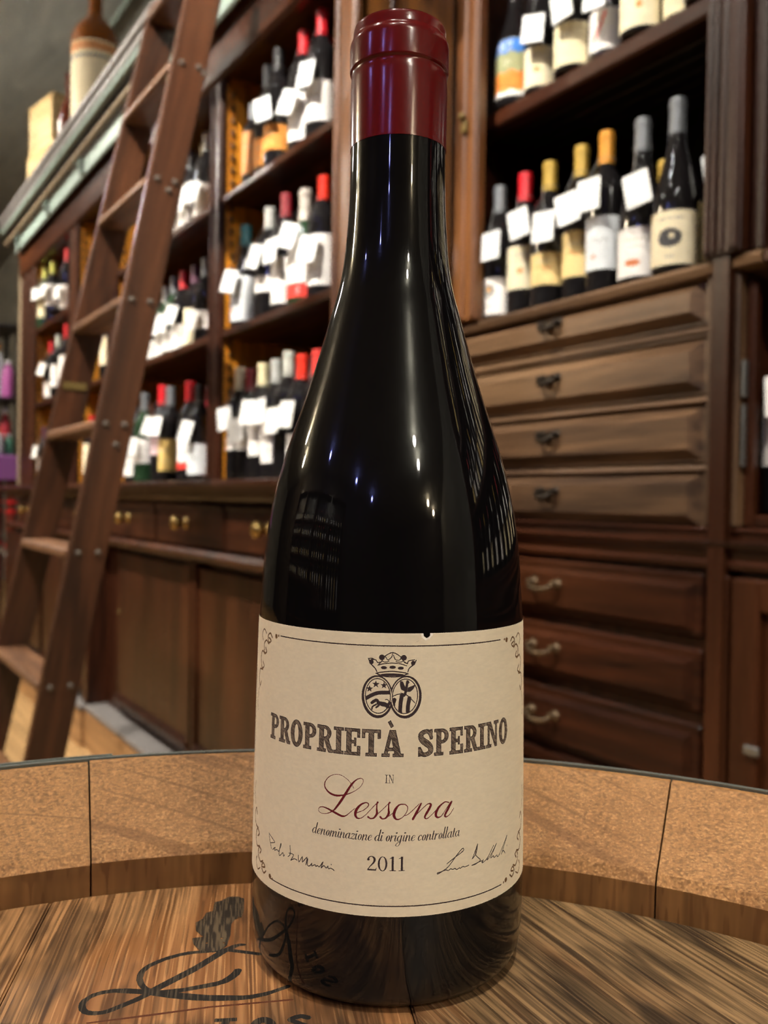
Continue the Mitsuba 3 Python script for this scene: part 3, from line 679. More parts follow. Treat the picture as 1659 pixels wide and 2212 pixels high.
for z0, z1 in ((0.798, 0.8385), (0.70, 0.74), (0.56, 0.595), (0.24, 0.275), (0.10, 0.14), (0.0, 0.035)):
    rr = lambda z: rout(min(max(z, 0), 0.8375)) + 0.0006
    q = [(rr(z0), z0), (rr(z0) + 0.0022, z0), (rr(z1) + 0.0022, z1), (rr(z1), z1), (rr(z0), z0)]
    put('hoop', moved(lathe(q, 128), (CX, CY, 0)), 'zinc_hoop', BR, smooth=40)
hoop_end = lathe([(0.2868, 0.80), (0.2880, 0.80), (0.2880, 0.8388), (0.2868, 0.8388), (0.2868, 0.80)], 10, math.radians(165.6), math.radians(174))
put('hoop_lap', moved(hoop_end, (CX, CY, 0)), 'zinc_hoop', BR, smooth=40)
disc = Point(CX, CY).buffer(RI - 0.0004, 96)
al = math.radians(-24.5)
ca, sa = math.cos(al), math.sin(al)
vv = lambda x, y: -x * sa + y * ca
j1 = vv(-0.3171, 0.0699)
cuts = [-1.0, j1 - 0.20, j1 - 0.105, j1, j1 + 0.112, j1 + 0.232, 1.0]
for q, (a, b) in enumerate(zip(cuts[:-1], cuts[1:])):
    strip = affinity.rotate(sbox(-1, a + 0.00018, 1, b - 0.00018), math.degrees(al), origin=(0, 0))
    pc = strip.intersection(disc)
    if pc.is_empty:
        continue
    top, low = pc.buffer(-0.0006), pc
    put('head_plank', cat(prism_z(low, 0.778, ZH - 0.0006), prism_z(top, ZH - 0.0008, ZH)), 'head_oak_grey' if q >= 4 else 'head_oak', BR)


def on_head(g, lift=0.00015, edge=0.02):
    v, f = flat_mesh(g, edge)
    return trimesh.Trimesh(np.column_stack([v, np.full(len(v), ZH + lift)]), f, process=False)


mm = lambda pts: [tuple(0.001 * c for c in p) for p in pts]
wide = lambda pts, k: [(x, y, w * k) for x, y, w in pts]
brand = unary_union([stroke(wide(mm(s), 3.2)) for s in BR_PTS[:3]])
put('brand_flourish', on_head(brand), 'brand_black', BR, label='black branded looping letter and flourish')
leaf = Polygon(mm(LEAF_PTS)).buffer(0.0004)
leaf = leaf.difference(unary_union([Point(leaf.representative_point().x + rng.uniform(-.02, .02), leaf.representative_point().y + rng.uniform(-.02, .02)).buffer(0.0005) for _ in range(14)]))
put('brand_leaf', on_head(leaf, 0.0002), 'brand_faded', BR, label='black branded vine leaf')
put('brand_rule', on_head(stroke([p[:2] for p in mm(BR_PTS[3])], w=0.0008)), 'brand_line', BR)
# tops of the branded letters: their base line runs along the rule
base, along = np.array([-0.2260, 0.0845]), np.array([0.0150, 0.0300])
along /= np.linalg.norm(along)
upv = np.array([along[1] * -0.35 - 0.55, 0.42])
upv = np.array([-along[1], along[0]])
lets = []
for t, ch in ((0.000, 'C'), (0.0105, 'I'), (0.0205, 'O'), (0.0300, 'S')):
    if ch == 'O':
        g = Point(0, 0).buffer(1, 24).difference(affinity.scale(Point(0, 0).buffer(1, 24), 0.28, 0.35))
        g = affinity.scale(g, 0.0034, 0.0040)
    elif ch == 'I':
        g = unary_union([sbox(-0.0011, -0.004, 0.0011, 0.004), sbox(-0.0030, 0.0026, 0.0030, 0.0042), sbox(-0.0030, -0.0042, 0.0030, -0.0026)])
    elif ch == 'C':
        g = affinity.scale(Point(0, 0).buffer(1, 24).difference(affinity.scale(Point(0, 0).buffer(1, 24), 0.42, 0.5)).difference(sbox(0.25, -0.35, 2, 0.35)), 0.0036, 0.0040)
    else:
        g = stroke([(0.0025, 0.0027), (0.0004, 0.0036), (-0.0022, 0.0022), (0, 0.0002), (0.0024, -0.0016), (0.0, -0.0034), (-0.0026, -0.0024)], w=0.0019)
    o = base + along * t + upv * (-0.0018)
    lets.append(affinity.affine_transform(g, [along[0], upv[0], along[1], upv[1], o[0], o[1]]))
put('brand_lettering', on_head(unary_union(lets)), 'brand_black', BR, label='black branded capital letters')

# ------------------------------------------------------------------ the big bottle
WB = thing('wine_bottle', 'big dark red wine bottle with cream label standing on the barrel head', 'bottle')
BX, BY = -0.2361, 0.1542
PROFILE = [(0, 6), (12, 5.4), (24, 2.2), (30, 0.5), (33.2, 0), (36.2, 0.5), (38.8, 1.8), (40.6, 4.2), (41.6, 8.0), (42.0, 14), (42.1, 24), (41.85, 50), (41.4, 80), (40.9, 103), (40.3, 113), (39.5, 123.9), (38.15, 134.3),
           (36.0, 144.6), (33.1, 155), (29.65, 165.4), (26.2, 175.9), (23.1, 186.3), (20.1, 197), (18.0, 204.5), (16.5, 212.7), (15.6, 222), (15.05, 231), (14.85, 240), (14.7, 250), (14.5, 280), (0, 281)]
pz = np.array([p[1] for p in PROFILE[4:29]]) * 0.001
pr_ = np.array([p[0] for p in PROFILE[4:29]]) * 0.001
fine = [tuple(p) for p in PROFILE[:5]] + [tuple(p) for p in spline(PROFILE[4:29], 6)[1:]] + [tuple(p) for p in PROFILE[29:]]
put('glass', moved(lathe(np.array(fine) * 0.001, 160), (BX, BY, ZH + 0.0002)), 'bottle_glass', WB, smooth=50)
caps = [(14.72, 248.4), (14.98, 248.4), (15.0, 249.0), (15.0, 262), (15.02, 268.5), (14.85, 270.2), (14.75, 271.0), (14.85, 271.6), (15.25, 272.0), (15.42, 272.7), (15.42, 279.4), (15.3, 280.6), (14.9, 281.4), (14.62, 281.9),
        (14.5, 282.6), (14.42, 284.6), (14.15, 285.5), (13.5, 286.0), (12.5, 286.15), (0, 286.2)]
cm = lathe(np.array(caps) * 0.001, 128)
put('capsule', moved(cm, (BX, BY, ZH)), 'capsule_red', WB, smooth=32, label='dark red foil capsule with a raised ring')
rad = lambda z: np.interp(z, pz, pr_)
PHI = math.atan2(-FLAT[1], -FLAT[0])
U = 0.0422                                                       # print is set out in arc length at this radius
lab_shape = sbox(-0.092, 0.0280, 0.092, 0.1042)
notch = Polygon([(0.0085, 0.105), (0.0089, 0.1034), (0.0096, 0.1029), (0.0103, 0.1032), (0.0106, 0.1036), (0.0109, 0.105)])
tear = Polygon([(0.0079, 0.1043), (0.0083, 0.1030), (0.0093, 0.1023), (0.0104, 0.1026), (0.0114, 0.1036), (0.0115, 0.1043)]).intersection(lab_shape).difference(notch)
lab_shape = lab_shape.difference(notch)
on_bottle = lambda g, lift, edge=0.0022: wrapped(g, rad, lift, PHI, edge, (BX, BY), ZH, U)
LB = put('label', on_bottle(lab_shape, 0.00022, 0.004), 'label_paper', WB, smooth=True, label='cream paper label with black and maroon print')
put('torn_edge', on_bottle(tear, 0.00025), 'torn_paper', LB)
ink = lambda name, g, m, lift=0.00030, lab=None: put(name, on_bottle(g, lift, 0.0016), m, LB, label=lab)
thin = lambda u0, u1, z, w: sbox(u0, z - w / 2, u1, z + w / 2)
ink('border_line', thin(-0.0369, 0.0358, 0.1008, 0.00032), 'ink_dark')
ink('border_line', thin(-0.0389, 0.0367, 0.0309, 0.00032), 'ink_dark')
side = unary_union([stroke([(s * 0.0555, 0.045), (s * 0.0557, 0.065), (s * 0.0555, 0.088)], w=0.0004) for s in (-1, 1)])
ink('border_line', side, 'ink_olive')
orn = []
for s in (-1, 1):
    for zc, t in ((0.1006, -1), (0.0312, 1)):
        c = lambda du, dz: (s * (0.0392 + du), zc + t * dz)
        orn += [Point(c(0.0, 0.0002)).buffer(0.0007), Point(c(-0.0013, -0.0001)).buffer(0.00035)]
        orn += [stroke([c(0.0025, 0.0008), c(0.0040, -0.0002), c(0.0055, 0.0010), c(0.0045, 0.0026), c(0.0032, 0.0018), c(0.0048, 0.0012)], w=0.0005)]
        orn += [stroke([c(0.0048, 0.0030), c(0.0066, 0.0022), c(0.0085, 0.0036), c(0.0080, 0.0060), c(0.0062, 0.0056), c(0.0072, 0.0044)], w=0.0005)]
        orn += [stroke([c(0.0075, 0.0064), c(0.0100, 0.0058), c(0.0115, 0.0080), c(0.0100, 0.0108), c(0.0080, 0.0100), c(0.0093, 0.0088)], w=0.0005)]
        orn += [stroke([c(0.0092, 0.0112), c(0.0120, 0.0116), c(0.0130, 0.0145), c(0.0115, 0.0165), c(0.0104, 0.0150)], w=0.0005)]
        orn += [stroke([c(0.0068, 0.0002), c(0.0090, -0.0008), c(0.0108, 0.0010), c(0.0098, 0.0026)], w=0.0004), stroke([c(0.0128, 0.0172), c(0.0140, 0.0215), c(0.0132, 0.0240)], w=0.0004)]
ink('corner_scrolls', unary_union(orn), 'ink_olive')


# fat slab-serif capitals, one unit high
def arcband(cx, cy, rx, ry, tx, ty, half=None):
    o = affinity.scale(Point(0, 0).buffer(1, 24), rx, ry)
    i = affinity.scale(Point(0, 0).buffer(1, 24), max(rx - tx, 0.01), max(ry - ty, 0.01))
    g = affinity.translate(o.difference(i), cx, cy)
    if half == 'r':
        g = g.intersection(sbox(cx, cy - 9, cx + 9, cy + 9))
    return g


def slab(ch):
    """(polygon, width)"""
    st, sf = 0.235, 0.13                                          # stem, serif height
    foot = lambda x0, x1, z=0.0: sbox(x0, z, x1, z + sf)
    if ch == 'I':
        return unary_union([sbox(0.11, 0, 0.11 + st, 1), foot(0, 0.455), foot(0, 0.455, 1 - sf)]), 0.455
    if ch in 'PR':
        g = [sbox(0.10, 0, 0.10 + st, 1), foot(0, 0.44), foot(0, 0.2, 1 - sf)]
        bowl = arcband(0.36, 0.72, 0.33, 0.28, 0.20, 0.13, 'r')
        g += [bowl, sbox(0.2, 1 - 0.13, 0.37, 1), sbox(0.2, 0.44, 0.37, 0.57)]
        if ch == 'R':
            g += [Polygon([(0.34, 0.52), (0.56, 0.52), (0.72, 0.13), (0.78, 0.13), (0.78, 0), (0.56, 0), (0.50, 0.10), (0.36, 0.44)])]
            return unary_union(g), 0.76
        return unary_union(g), 0.70
    if ch == 'O':
        return arcband(0.36, 0.5, 0.36, 0.52, 0.235, 0.17), 0.72
    if ch == 'E':
        return unary_union([sbox(0.08, 0, 0.08 + st, 1), foot(0, 0.70), foot(0, 0.68, 1 - sf), sbox(0.2, 0.435, 0.50, 0.565), sbox(0.42, 0.34, 0.52, 0.66), sbox(0.55, 0, 0.70, 0.36), sbox(0.55, 0.66, 0.68, 1)]), 0.72
    if ch == 'T':
        return unary_union([sbox(0.28, 0, 0.28 + st, 1), foot(0.16, 0.64), foot(0, 0.80, 1 - sf), sbox(0, 0.66, 0.14, 1), sbox(0.66, 0.66, 0.80, 1)]), 0.80
    if ch in 'Aa':
        g = Polygon([(0.20, 0), (0.36, 0), (0.42, 0.22), (0.58, 0.22), (0.60, 0), (0.86, 0), (0.62, 1), (0.32, 1), (0.06, 0)])
        g = unary_union([Polygon([(0.06, 0), (0.22, 0), (0.46, 0.9), (0.36, 1), (0.32, 1)]), Polygon([(0.32, 1), (0.58, 1), (0.84, 0), (0.56, 0)]), sbox(0.22, 0.22, 0.66, 0.35), foot(0, 0.34), foot(0.46, 0.92)])
        if ch == 'a':
            g = g.union(affinity.rotate(sbox(0.30, 1.08, 0.44, 1.34), 32))
        return g, 0.92
    if ch == 'S':
        g = stroke([(0.62, 0.70, 0.16), (0.52, 0.89, 0.17), (0.33, 0.92, 0.17), (0.14, 0.80, 0.22), (0.20, 0.62, 0.25), (0.38, 0.50, 0.27), (0.55, 0.38, 0.25), (0.60, 0.20, 0.22), (0.42, 0.08, 0.17), (0.22, 0.09, 0.17), (0.10, 0.28, 0.15)])
        return unary_union([g, sbox(0.55, 0.62, 0.68, 1.0), sbox(0.03, 0.0, 0.15, 0.36)]), 0.72
    if ch == 'N':
        return unary_union([sbox(0.10, 0, 0.24, 1), sbox(0.62, 0, 0.76, 1), Polygon([(0.05, 1), (0.32, 1), (0.76, 0.12), (0.76, 0), (0.60, 0), (0.14, 0.88)]), foot(0, 0.36), foot(0.52, 0.88, 1 - sf), foot(0, 0.2, 1 - sf)]), 0.88
    if ch == 'H':
        return unary_union([sbox(0.1, 0, 0.32, 1), sbox(0.54, 0, 0.76, 1), sbox(0.2, 0.42, 0.66, 0.56), foot(0, 0.4), foot(0.46, 0.86), foot(0, 0.4, 1 - sf), foot(0.46, 0.86, 1 - sf)]), 0.86
    if ch == 'M':
        return unary_union([sbox(0.08, 0, 0.26, 1), sbox(0.78, 0, 1.0, 1), Polygon([(0.05, 1), (0.3, 1), (0.54, 0.3), (0.78, 1), (1.0, 1), (0.62, 0), (0.46, 0)]), foot(0, 0.34), foot(0.70, 1.08)]), 1.08
    return sbox(0, 0, 0.01, 0.01), 0.40


def set_word(word, u0, u1, z0, h, glyph=slab, gap=0.035, shift=0.0):
    """Glyphs side by side, squeezed to run from u0 to u1."""
    x, gs = 0.0, []
    for ch in word:
        if ch == ' ':
            x += 0.30
            continue
        g, w = glyph(ch)
        gs.append(affinity.translate(g, x, 0))
        x += w + gap
    g = unary_union(gs)
    x -= gap
    return affinity.affine_transform(g, [(u1 - u0) / x, 0, 0, h, u0, z0])


title = unary_union([set_word('PROPRIETa', -0.0409, 0.0036, 0.0710, 0.0073), set_word('SPERINO', 0.0074, 0.0395, 0.0710, 0.0073)])
ink('title_outline', title, 'ink_dark', 0.00028)
ink('title', title.buffer(-0.00019), 'ink_brown', 0.00034, lab='brown hatched slab-serif title')
ink('script_name', unary_union([stroke(wide(mm(s), 1.75)) for s in LESS_PTS]), 'ink_maroon', lab='maroon script name')
for some in (SIG_PTS[:7], SIG_PTS[7:]):
    ink('signature', unary_union([stroke([p[:2] for p in mm(s)], w=0.00024, per=3) for s in some]), 'ink_dark')


# thin roman and italic lower case for the small print, one unit = x height
def roman(ch):
    hs = 0.12
    if ch == 'I':
        return unary_union([sbox(0.16, 0, 0.30, 1), sbox(0, 0, 0.46, 0.06), sbox(0, 0.94, 0.46, 1)]), 0.46
    if ch == 'N':
        return unary_union([sbox(0.12, 0, 0.18, 1), sbox(0.72, 0, 0.78, 1), Polygon([(0.08, 1), (0.24, 1), (0.78, 0.05), (0.78, 0), (0.70, 0)]), sbox(0, 0, 0.30, 0.05), sbox(0.60, 0.95, 0.90, 1), sbox(0, 0.95, 0.2, 1)]), 0.90
    if ch == '2':
        return unary_union([stroke([(0.06, 0.76, 0.11), (0.14, 0.93, 0.06), (0.30, 0.97, 0.06), (0.44, 0.80, 0.13), (0.38, 0.55, 0.10), (0.18, 0.28, 0.05), (0.06, 0.08, 0.04)]), Point(0.09, 0.75).buffer(0.075), sbox(0.03, 0, 0.52, 0.10), Polygon([(0.46, 0), (0.52, 0), (0.56, 0.2), (0.53, 0.2)])]), 0.56
    if ch == '0':
        return arcband(0.27, 0.49, 0.27, 0.51, 0.11, 0.04), 0.54
    if ch == '1':
        return unary_union([sbox(0.18, 0, 0.30, 1), sbox(0.06, 0, 0.42, 0.05), Polygon([(0.05, 0.86), (0.30, 1), (0.30, 0.94), (0.18, 0.88), (0.05, 0.83)])]), 0.46
    return sbox(0, 0, 0.01, 0.01), 0.3


def italic(ch):
    K, h = 0.14, 0.065
    s = lambda *p: stroke(list(p))
    oval = lambda x: s((x + 0.44, 0.86, h), (x + 0.26, 1.0, h), (x + 0.06, 0.66, K), (x + 0.06, 0.3, K), (x + 0.22, 0.0, h), (x + 0.40, 0.30, h))
    stem = lambda x, top=1.0, ex=True: unary_union([s((x, top, K), (x, top * 0.5, K), (x, 0.16, K)), s((x, 0.2, K * 0.8), (x + 0.09, 0.0, h), (x + 0.22, 0.22, h * 0.8))])
    if ch == 'a':
        return unary_union([oval(0), stem(0.46)]), 0.66
    if ch == 'd':
        return unary_union([oval(0), stem(0.46, 1.95)]), 0.66
    if ch == 'e':
        return s((0.06, 0.42, h), (0.34, 0.60, h), (0.40, 0.84, h), (0.26, 1.0, h), (0.08, 0.68, K), (0.08, 0.28, K), (0.24, 0.0, h), (0.44, 0.26, h)), 0.50
    if ch == 'n':
        return unary_union([s((0.08, 1.0, K), (0.08, 0, K)), s((0.10, 0.5, h), (0.32, 0.98, h), (0.42, 0.9, K)), stem(0.44, 0.9)]), 0.66
    if ch == 'm':
        return unary_union([s((0.08, 1.0, K), (0.08, 0, K)), s((0.10, 0.5, h), (0.30, 0.98, h), (0.40, 0.9, K)), s((0.42, 0.92, K), (0.42, 0, K)), s((0.44, 0.5, h), (0.64, 0.98, h), (0.74, 0.9, K)), stem(0.76, 0.9)]), 0.98
    if ch == 'o':
        return affinity.skew(arcband(0.26, 0.5, 0.24, 0.52, 0.15, 0.06), 0), 0.54
    if ch == 'i':
        return unary_union([stem(0.08), Point(0.10, 1.45).buffer(0.12)]), 0.30
    if ch == 'z':
        return unary_union([s((0.04, 0.82, h), (0.14, 0.96, K), (0.42, 0.92, K * 0.7)), s((0.42, 0.92, h), (0.02, 0.06, h)), s((0.02, 0.06, h), (0.20, 0.10, K), (0.38, 0.02, K * 0.8), (0.46, 0.16, h))]), 0.50
    if ch == 'r':
        return unary_union([s((0.08, 1.0, K), (0.08, 0, K)), s((0.10, 0.5, h), (0.26, 0.94, h), (0.38, 0.92, K))]), 0.46
    if ch == 'g':
        return unary_union([oval(0), s((0.46, 1.0, K), (0.46, 0.2, K), (0.44, -0.55, K * 0.7), (0.24, -0.85, h), (0.02, -0.65, h * 1.4), (0.20, -0.25, h), (0.60, 0.1, h))]), 0.66
    if ch == 'c':
        return s((0.40, 0.76, K * 0.8), (0.28, 1.0, h), (0.08, 0.68, K), (0.08, 0.28, K), (0.22, 0.0, h), (0.42, 0.26, h)), 0.46
    if ch == 'l':
        return stem(0.08, 1.95), 0.30
    if ch == 't':
        return unary_union([stem(0.10, 1.5), s((0.0, 0.96, h), (0.28, 0.96, h))]), 0.34
    return sbox(0, 0, 0.01, 0.01), 0.4


ink('word_in', set_word('IN', -0.00135, 0.0011, 0.06400, 0.00225, roman, 0.10), 'ink_dark')
ink('vintage', set_word('2011', -0.0059, 0.0046, 0.0404, 0.0039, roman, 0.06), 'ink_dark')
fp = set_word('denominazione di origine controllata', -0.0222, 0.0200, 0.0484, 0.00155, italic, 0.02)
ink('fine_print', affinity.skew(fp, 14, 0, origin=(0, 0.0484)), 'ink_dark')
# coat of arms: a coronet over two ovals
C = lambda x, y: ((x - 815) / 1000 * 0.01675 + 0.0002, 0.0881 + (895 - y) / 1000 * 0.01641)
cs = lambda pts, w: stroke([C(*p) for p in pts], w=w * 0.0000166)
ell = lambda x, y, rx, ry, rot=0: affinity.rotate(affinity.scale(Point(C(x, y)).buffer(1, 32), rx * 0.01675 / 1000, ry * 0.01635 / 1000), rot)
arms = []
ovL, ovR = ell(575, 955, 258, 352, 4), ell(1040, 955, 262, 352, -4)
rings = unary_union([ovL, ovR])
inL, inR = ell(582, 945, 225, 315, 4), ell(1032, 945, 228, 315, -4)
arms.append(rings.difference(unary_union([inL, inR])))
for e_in in (ell(584, 942, 212, 292, 4), ell(1028, 942, 214, 292, -4)):
    arms.append(e_in.difference(affinity.scale(e_in, 0.93, 0.945)))


def star(x, y, r):
    q = [C(x + r * (1 if k % 2 == 0 else 0.42) * math.sin(k * PI / 5), y - r * (1 if k % 2 == 0 else 0.42) * math.cos(k * PI / 5)) for k in range(10)]
    return Polygon(q)


fieldL, fieldR = affinity.scale(ell(584, 942, 212, 292, 4), 0.95, 0.96), affinity.scale(ell(1028, 942, 214, 292, -4), 0.95, 0.96)
arms += [star(445, 830, 62), star(548, 752, 64), star(682, 768, 60)]
arms.append(cs([(370, 1000), (480, 935), (600, 890), (790, 882)], 62).intersection(fieldL))
arms += [cs([(490, 1055), (560, 1010), (600, 1050), (660, 1085), (740, 1090), (780, 1050)], 50), cs([(600, 1060), (700, 1075), (745, 1110)], 66), cs([(560, 1080), (500, 1120), (490, 1160)], 26), cs([(600, 1100), (560, 1130)], 30), cs([(740, 1090), (770, 1040), (745, 1000), (710, 1000)], 14)]
for xs in ((855, 1000, 835, 1110), (975, 930, 950, 1220), (1100, 975, 1075, 1190)):
    arms.append(cs([(xs[0], xs[1]), ((xs[0] + xs[2]) / 2 - 8, (xs[1] + xs[3]) / 2), (xs[2], xs[3])], 66).intersection(fieldR))
arms.append(cs([(815, 950), (930, 905), (1060, 925), (1190, 1050)], 15))
arms += [Polygon([C(945, 690), C(990, 700), C(1030, 790), C(1020, 860), C(960, 830), C(940, 760)]), Polygon([C(1195, 750), C(1170, 820), C(1110, 870), C(1060, 870), C(1075, 800)]), cs([(1065, 700), (1050, 800), (1030, 900), (1010, 930)], 44), ell(1072, 712, 26, 24), cs([(1000, 900), (960, 885)], 12), cs([(1030, 900), (1070, 940)], 12)]
arms += [ell(812, 590, 190, 22), cs([(545, 575), (620, 555), (812, 535), (1000, 555), (1075, 575)], 18), cs([(560, 575), (640, 610), (812, 625), (980, 610), (1060, 575)], 22)]
arms += [ell(676, 478, 50, 26), ell(818, 468, 52, 26), ell(952, 482, 48, 26)]
arms += [cs([(575, 440), (680, 410), (812, 400), (950, 412), (1050, 445)], 16), cs([(560, 545), (530, 490), (460, 420), (420, 335)], 18), cs([(1070, 540), (1095, 480), (1170, 420), (1205, 355)], 18), cs([(590, 425), (640, 370), (680, 300), (760, 245), (815, 230), (880, 250), (950, 300), (1000, 370), (1060, 410)], 16)]
arms += [ell(640, 310, 48, 46), ell(1000, 312, 48, 46), ell(468, 388, 38, 42), ell(1155, 400, 36, 40)]
arms += [cs([(700, 300), (740, 350), (800, 300), (812, 250)], 14), cs([(830, 270), (860, 340), (930, 350), (960, 300)], 14), cs([(640, 370), (700, 385), (760, 370)], 14), cs([(870, 375), (930, 385), (985, 370)], 14), cs([(470, 345), (540, 355), (570, 395), (610, 390)], 16), cs([(1180, 345), (1080, 365), (1060, 405), (1010, 390)], 16), cs([(425, 335), (480, 330), (520, 350)], 14)]
ink('coat_of_arms', unary_union(arms), 'ink_dark', lab='crowned coat of arms with two ovals')

# ------------------------------------------------------------------ bottles on the shelves
GLASS = {'black': [0.006, 0.0055, 0.006], 'green': [0.012, 0.030, 0.014], 'navy': [0.01, 0.012, 0.03], 'amber': [0.10, 0.035, 0.008]}
for k, c in GLASS.items():
    mat('glass_' + k, c, 0.05, 0.5)
CAPS = {'black': (16, 16, 18), 'red': (176, 22, 32), 'scarlet': (204, 44, 26), 'maroon': (112, 22, 32), 'grey': (104, 108, 112), 'silver': (184, 186, 182), 'gold': (168, 140, 62), 'amber': (196, 136, 50), 'foil': (190, 184, 174),
        'plum': (74, 40, 60), 'teal': (44, 128, 140), 'beige': (190, 180, 158), 'cream': (214, 206, 166), 'pale': (182, 186, 176), 'redwhite': (196, 60, 54), 'lime': (190, 190, 88), 'copper': (150, 84, 52)}
for k, c in CAPS.items():
    mat('capsule_' + k if k != 'red' else 'capsule_bright_red', srgb(*c), 0.3, 0.5, metallic=0.35 if k in ('gold', 'silver', 'amber', 'foil', 'grey') else 0.0)
PAPER = {'white': (232, 230, 226), 'cream': (226, 216, 184), 'ivory': (222, 212, 176), 'parch': (214, 190, 132), 'pale': (208, 214, 218), 'orange': (206, 138, 64), 'tan': (196, 140, 92), 'gold': (196, 168, 100), 'pink': (206, 178, 186),
         'copper': (168, 100, 66), 'navy': (22, 24, 50), 'none': (24, 24, 24)}
for k, c in PAPER.items():
    mat('paper_' + k, srgb(*c), 0.75, 0.25)
for k, c in {'blue': (52, 110, 184), 'olive': (150, 152, 112), 'rust': (186, 112, 70), 'orange': (216, 132, 58), 'grey': (120, 122, 120), 'dark': (58, 58, 60), 'red': (196, 52, 44), 'white': (236, 236, 232), 'gold': (206, 150, 60), 'faint': (176, 172, 158)}.items():
    mat('print_' + k, srgb(*c), 0.75, 0.25)
mat('tag_card', srgb(206, 208, 207), 0.4, 0.4)
mat('tag_string', srgb(150, 152, 150), 0.5, 0.3)
BASE = {'claret': (0.0365, [(0, .004), (.031, 0), (.0345, .003), (.0365, .009), (.0365, .188), (.0352, .201), (.0300, .213), (.0225, .223), (.0168, .233), (.0145, .246), (.0138, .284), (.0150, .285), (.0150, .293), (.0138, .294), (.0136, .3), (0, .3)]),
        'burg': (0.041, [(0, .004), (.034, 0), (.0395, .004), (.041, .010), (.041, .112), (.0395, .130), (.0350, .152), (.0275, .178), (.0205, .202), (.0160, .224), (.0144, .248), (.0138, .284), (.0150, .285), (.0150, .293), (.0138, .294), (.0136, .3), (0, .3)]),
        'champ': (0.042, [(0, .004), (.035, 0), (.0405, .004), (.042, .010), (.042, .118), (.0400, .138), (.0345, .162), (.0270, .188), (.0205, .212), (.0165, .236), (.0152, .262), (.0150, .280), (.0170, .282), (.0170, .292), (.0150, .294), (.0140, .3), (0, .3)]),
        'half': (0.031, [(0, .004), (.027, 0), (.0300, .003), (.0310, .009), (.0310, .185), (.0295, .200), (.0240, .214), (.0165, .228), (.0135, .243), (.0128, .284), (.0140, .285), (.0140, .293), (.0128, .294), (.0126, .3), (0, .3)])}
BODY = {k: mikit.ply(lathe(p, 28), None, smooth=40) for k, (r, p) in BASE.items()}
HOOD = {}
for k, (r, p) in BASE.items():
    q = np.array(p)
    z0 = 0.240 if k != 'champ' else 0.215
    rr = np.interp(z0, q[4:, 1], q[4:, 0])
    up = [(rr + 0.0006, z0)] + [(a + 0.0007, b) for a, b in p if b > z0 + 0.002 and a > 0][:-1] + [(p[-2][0] + 0.0004, 0.3005), (0, 0.301)]
    HOOD[k] = mikit.ply(lathe(up, 24), None, smooth=40)
CARD = mikit.ply(moved(trimesh.creation.extrude_polygon(sbox(-0.020, -0.029, 0.020, 0.029).buffer(0.004, 4), 0.0012, engine='earcut'), (0, 0, 0)), None)
SCRIBBLE = mikit.ply(trimesh.util.concatenate([trimesh.Trimesh(np.column_stack([v, np.full(len(v), 0.0014)]), f, process=False) for v, f in [flat_mesh(unary_union([stroke([(-0.010 + 0.004 * i, 0.006 + 0.003 * ((i * 7) % 3 - 1)) for i in range(6)], w=0.0009, per=3), sbox(-0.006, 0.017, 0.006, 0.0185), sbox(-0.011, -0.012, 0.010, -0.0112)]), 0.01)]]), None)
ROWS = {'RU': (1.802, 'upper shelf of right cabinet'), 'RM': (1.335, 'slab above right drawers'), 'L1T': (1.77, 'top shelf beside big bottle'), 'L1M': (1.40, 'middle shelf beside big bottle'), 'L1B': (0.985, 'counter beside big bottle'),
        'L2T': (1.77, 'top shelf right of ladder'), 'L2M': (1.40, 'middle shelf right of ladder'), 'L2B': (0.985, 'counter right of ladder'), 'L3T': (1.77, 'top shelf behind ladder'), 'L3M': (1.40, 'middle shelf behind ladder'),
        'L3B': (0.985, 'counter behind ladder'), 'L4T': (1.77, 'top shelf left of ladder'), 'L4M': (1.40, 'middle shelf left of ladder'), 'L4B': (0.985, 'counter left of ladder'), 'RF': (0.925, 'compartment at right edge'),
        'R2U': (1.802, 'upper shelf beyond right edge'), 'R2M': (1.335, 'slab beyond right edge'), 'R2L': (0.925, 'compartment beyond right edge'), 'F1': (0.95, 'shelves behind the camera'), 'F2': (1.35, 'shelves behind the camera'), 'F3': (1.75, 'shelves behind the camera'), 'F4': (2.15, 'shelves behind the camera')}
NTH = ['leftmost', 'second from left', 'third from left', 'fourth from left', 'fifth from left', 'sixth from left', 'seventh from left', 'eighth from left', 'ninth from left', 'tenth from left', 'eleventh from left', 'twelfth from left', 'thirteenth from left', 'fourteenth from left']
SAY = {'emblem': 'white emblem label', 'parch': 'parchment label', 'blueart': 'blue-green-orange picture label', 'redscript': 'white label with red script', 'rust': 'white label with rust drawing', 'crest': 'cream label with dark crest',
       'redband': 'white label with red band', 'redfoot': 'white label with red foot', 'creamlong': 'tall cream label', 'none': 'no front label', 'redwhite': 'white'}
